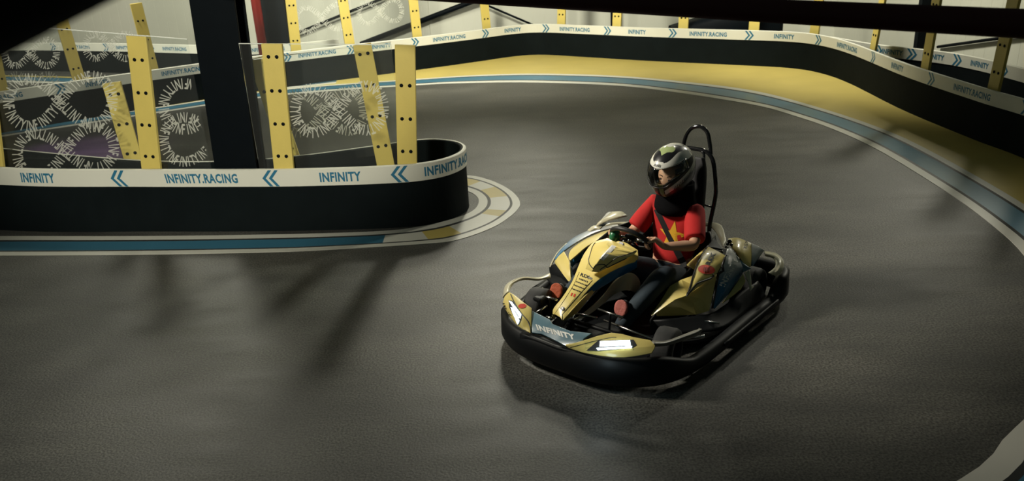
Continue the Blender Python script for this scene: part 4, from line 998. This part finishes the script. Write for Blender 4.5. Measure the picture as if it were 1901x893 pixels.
# shoes with orange soles facing forward
SO = mat('orange_sole', (.42, .085, .035), .7, bump=.5, bscale=45); SHOE = mat('dark_shoe', (.03, .03, .035), .7); SO2 = mat('pink_sole', (.42, .12, .10), .7, bump=.5, bscale=45)
for an, sd, sm in ((ANR, -1, SO), (ANL, 1, SO2)):
    up = V3(-.30, .0, .95).normalized(); fo = V3(.95, 0, .30).normalized(); side = V3(0, 1, 0); heel = an+V3(.045, 0, -.015)
    rings = []; L_ = .19
    for t, w_, h_ in ((0, .024, .030), (.04, .032, .045), (.25, .034, .060), (.45, .037, .055), (.65, .043, .040), (.85, .041, .030), (.97, .026, .020), (1, .012, .012)):
        c_ = heel+up*(t*L_)
        rings.append([c_+side*(w_*math.cos(k*math.pi/6))+fo*(-h_+h_*math.sin(k*math.pi/6)) for k in range(12)])
    V, F = grid_surf(rings, 2, 3, True); n_ = len(V)
    so = fix_normals(mesh_obj('shoe', V, F, SHOE, drv, smooth=True)); solid(so, .004)
    srows = []
    for t, w_ in ((.48, .018), (.52, .034), (.62, .044), (.75, .046), (.88, .040), (.96, .026), (1, .010)):
        c_ = heel+up*(t*L_)+fo*.006; srows.append([c_-side*w_, c_, c_+side*w_])
    V, F = grid_surf(srows, 3, 3); o = mesh_obj('sole', V, F, sm, so, smooth=True); solid(o, .014, 0)
# neck brace / scarf
surf('neck_brace', [[NCK+V3(.0+r*math.cos(a), r*1.05*math.sin(a), z) for a in [2*math.pi*k/16 for k in range(16)]] for r, z in ((.125, -.075), (.14, -.04), (.135, .0), (.125, .05), (.12, .10), (.118, .13))], mat('black_fabric', (.004, .004, .005), .95, spec=.1), drv, 2, 3, .02, closed_u=True)
# helmet --------------------------------------------------------
HR = Matrix((FD, FS, FD.cross(FS))).transposed(); HP = HED+V3(-.005, -.004, .050)
def hm(p): return HR@Vector((p[0]*1.30, p[1]*1.15, p[2]*1.24))+HP
def hsurf(az, el, off=0):   # point on the helmet shell; az from the front, el up
    x = math.cos(el)*math.cos(az); y = math.cos(el)*math.sin(az); z = math.sin(el)
    rx = .148 if x > 0 else .152; ry = .122; rz = .135 if z > 0 else .150+.02*max(0, x)
    if z < 0: 
        k = 1+.10*z*-1*max(0, x)**2; rx = rx*(1+.06*(-z)) ; ry = ry*(1-.10*(-z))
    return V3(x*(rx+off), y*(ry+off), z*(rz+off))
def region(a):
    az, el = a
    e = math.degrees(el); z_ = abs(math.degrees(az))
    # eye port
    up_ = 20+.14*z_; lo_ = -15+.50*max(0, z_-22)
    if z_ < 74 and lo_ < e < up_: return None
    if e < -52: return -1
    return 0
def helm_mat_index(az, el):
    e = math.degrees(el); a = math.degrees(az); z_ = abs(a); zc = min(z_, 74)
    if e > 20+.14*zc and z_ < 120:
        if z_ < 17 and e < 38: return 0                                   # brow patch
        lo = 36+.20*z_-5*math.sin(R(z_*4)); hi = 52+.26*z_+4*math.sin(R(z_*5))   # dark sweep rising from the brow to the crown
        if lo < e < hi: return 1
        if e >= hi: return 2 if (z_ < 70 and e < 80) else 0
        return 0
    if e > 62: return 0
    if 6 < a < 19 and e < -15: return 2
    lo_ = -50+.50*z_
    if z_ > 22 and lo_ < e < lo_+13: return 0
    return 1
NA, NE = 300, 160; V = []; F = []; MI = []; idx = {}
for j in range(NE+1):
    el = R(-52+(142)*j/NE)
    for i in range(NA):
        az = 2*math.pi*i/NA-math.pi; V.append(hm(hsurf(az, el)))
for j in range(NE):
    for i in range(NA):
        az = 2*math.pi*(i+.5)/NA-math.pi; el = R(-52+142*(j+.5)/NE)
        if region((az, el)) is None: continue
        F.append((j*NA+i, j*NA+(i+1) % NA, (j+1)*NA+(i+1) % NA, (j+1)*NA+i)); MI.append(helm_mat_index(az, el))
HW = mat('helmet_white', (.66, .66, .60), .15, coat=.8); HBk = mat('helmet_black', (.008, .008, .010), .35, coat=.15); HGn = mat('helmet_green', (.33, .40, .18), .2, coat=.8)
he = mesh_obj('helmet', V, F, None, drv, smooth=True, mats=[HW, HBk, HGn], midx=MI); solid(he, .022, -1)
def glass_mat():
    m = bpy.data.materials.new('visor_glass'); m.use_nodes = True; nt = m.node_tree; nt.nodes.remove(nt.nodes['Principled BSDF']); out = nt.nodes['Material Output']
    tr = nt.nodes.new('ShaderNodeBsdfTransparent'); tr.inputs[0].default_value = (.95, .96, .95, 1); gl = nt.nodes.new('ShaderNodeBsdfGlossy'); gl.inputs['Roughness'].default_value = .08
    fr = nt.nodes.new('ShaderNodeFresnel'); fr.inputs[0].default_value = 1.45; mx = nt.nodes.new('ShaderNodeMixShader')
    nt.links.new(fr.outputs[0], mx.inputs[0]); nt.links.new(tr.outputs[0], mx.inputs[1]); nt.links.new(gl.outputs[0], mx.inputs[2]); nt.links.new(mx.outputs[0], out.inputs[0]); return m
vis = [[hm(hsurf(R(a), R(e0+(e1-e0)*t), .006)) for a in range(-84, 85, 12) for (e0, e1) in ((-17+.50*max(0, abs(a)-22), 22+.14*abs(a)),)] for t in (0, .25, .5, .75, 1)]
surf('visor', vis, glass_mat(), he, 2, 3, .003)
tube('visor_rim', crom([hm(hsurf(R(a), R(-17+.50*max(0, abs(a)-22)), .007)) for a in range(-84, 85, 12)], 3), .003, HBk, he, 8)
# dark side cheek interior
inn = [[hm(hsurf(R(a), R(e), -.030)) for a in range(56, 86, 10)] for e in (-25, -5, 15)]
surf('padding', inn, mat('helmet_padding', (.02, .02, .02), .9), he, 2, 2, .01); inn = [[hm(hsurf(R(-a), R(e), -.030)) for a in range(56, 86, 10)] for e in (-25, -5, 15)]
surf('padding', inn, MATS['helmet_padding'], he, 2, 2, .01)
# forehead mark
g, f_ = text_geo('AXI', 1, .04, 1.1)
mapped('helmet_lettering', [([(x, y) for x, y in g], f_)], lambda x, y: hm(hsurf(R(-2+x*9), R(29+y*5.5), .0035)), KP, he)
for k in range(8):
    a0 = 46+k*6
    rows_ = [[hm(hsurf(R(a0+d+q_), R(-50+.50*(a0+d)+e0), .002)) for d in (0, 3)] for e0, q_ in ((0, 0), (8, 3))]
    V, F = grid_surf(rows_, 1, 1); mesh_obj('helmet_stripe', V, F, HBk, he)
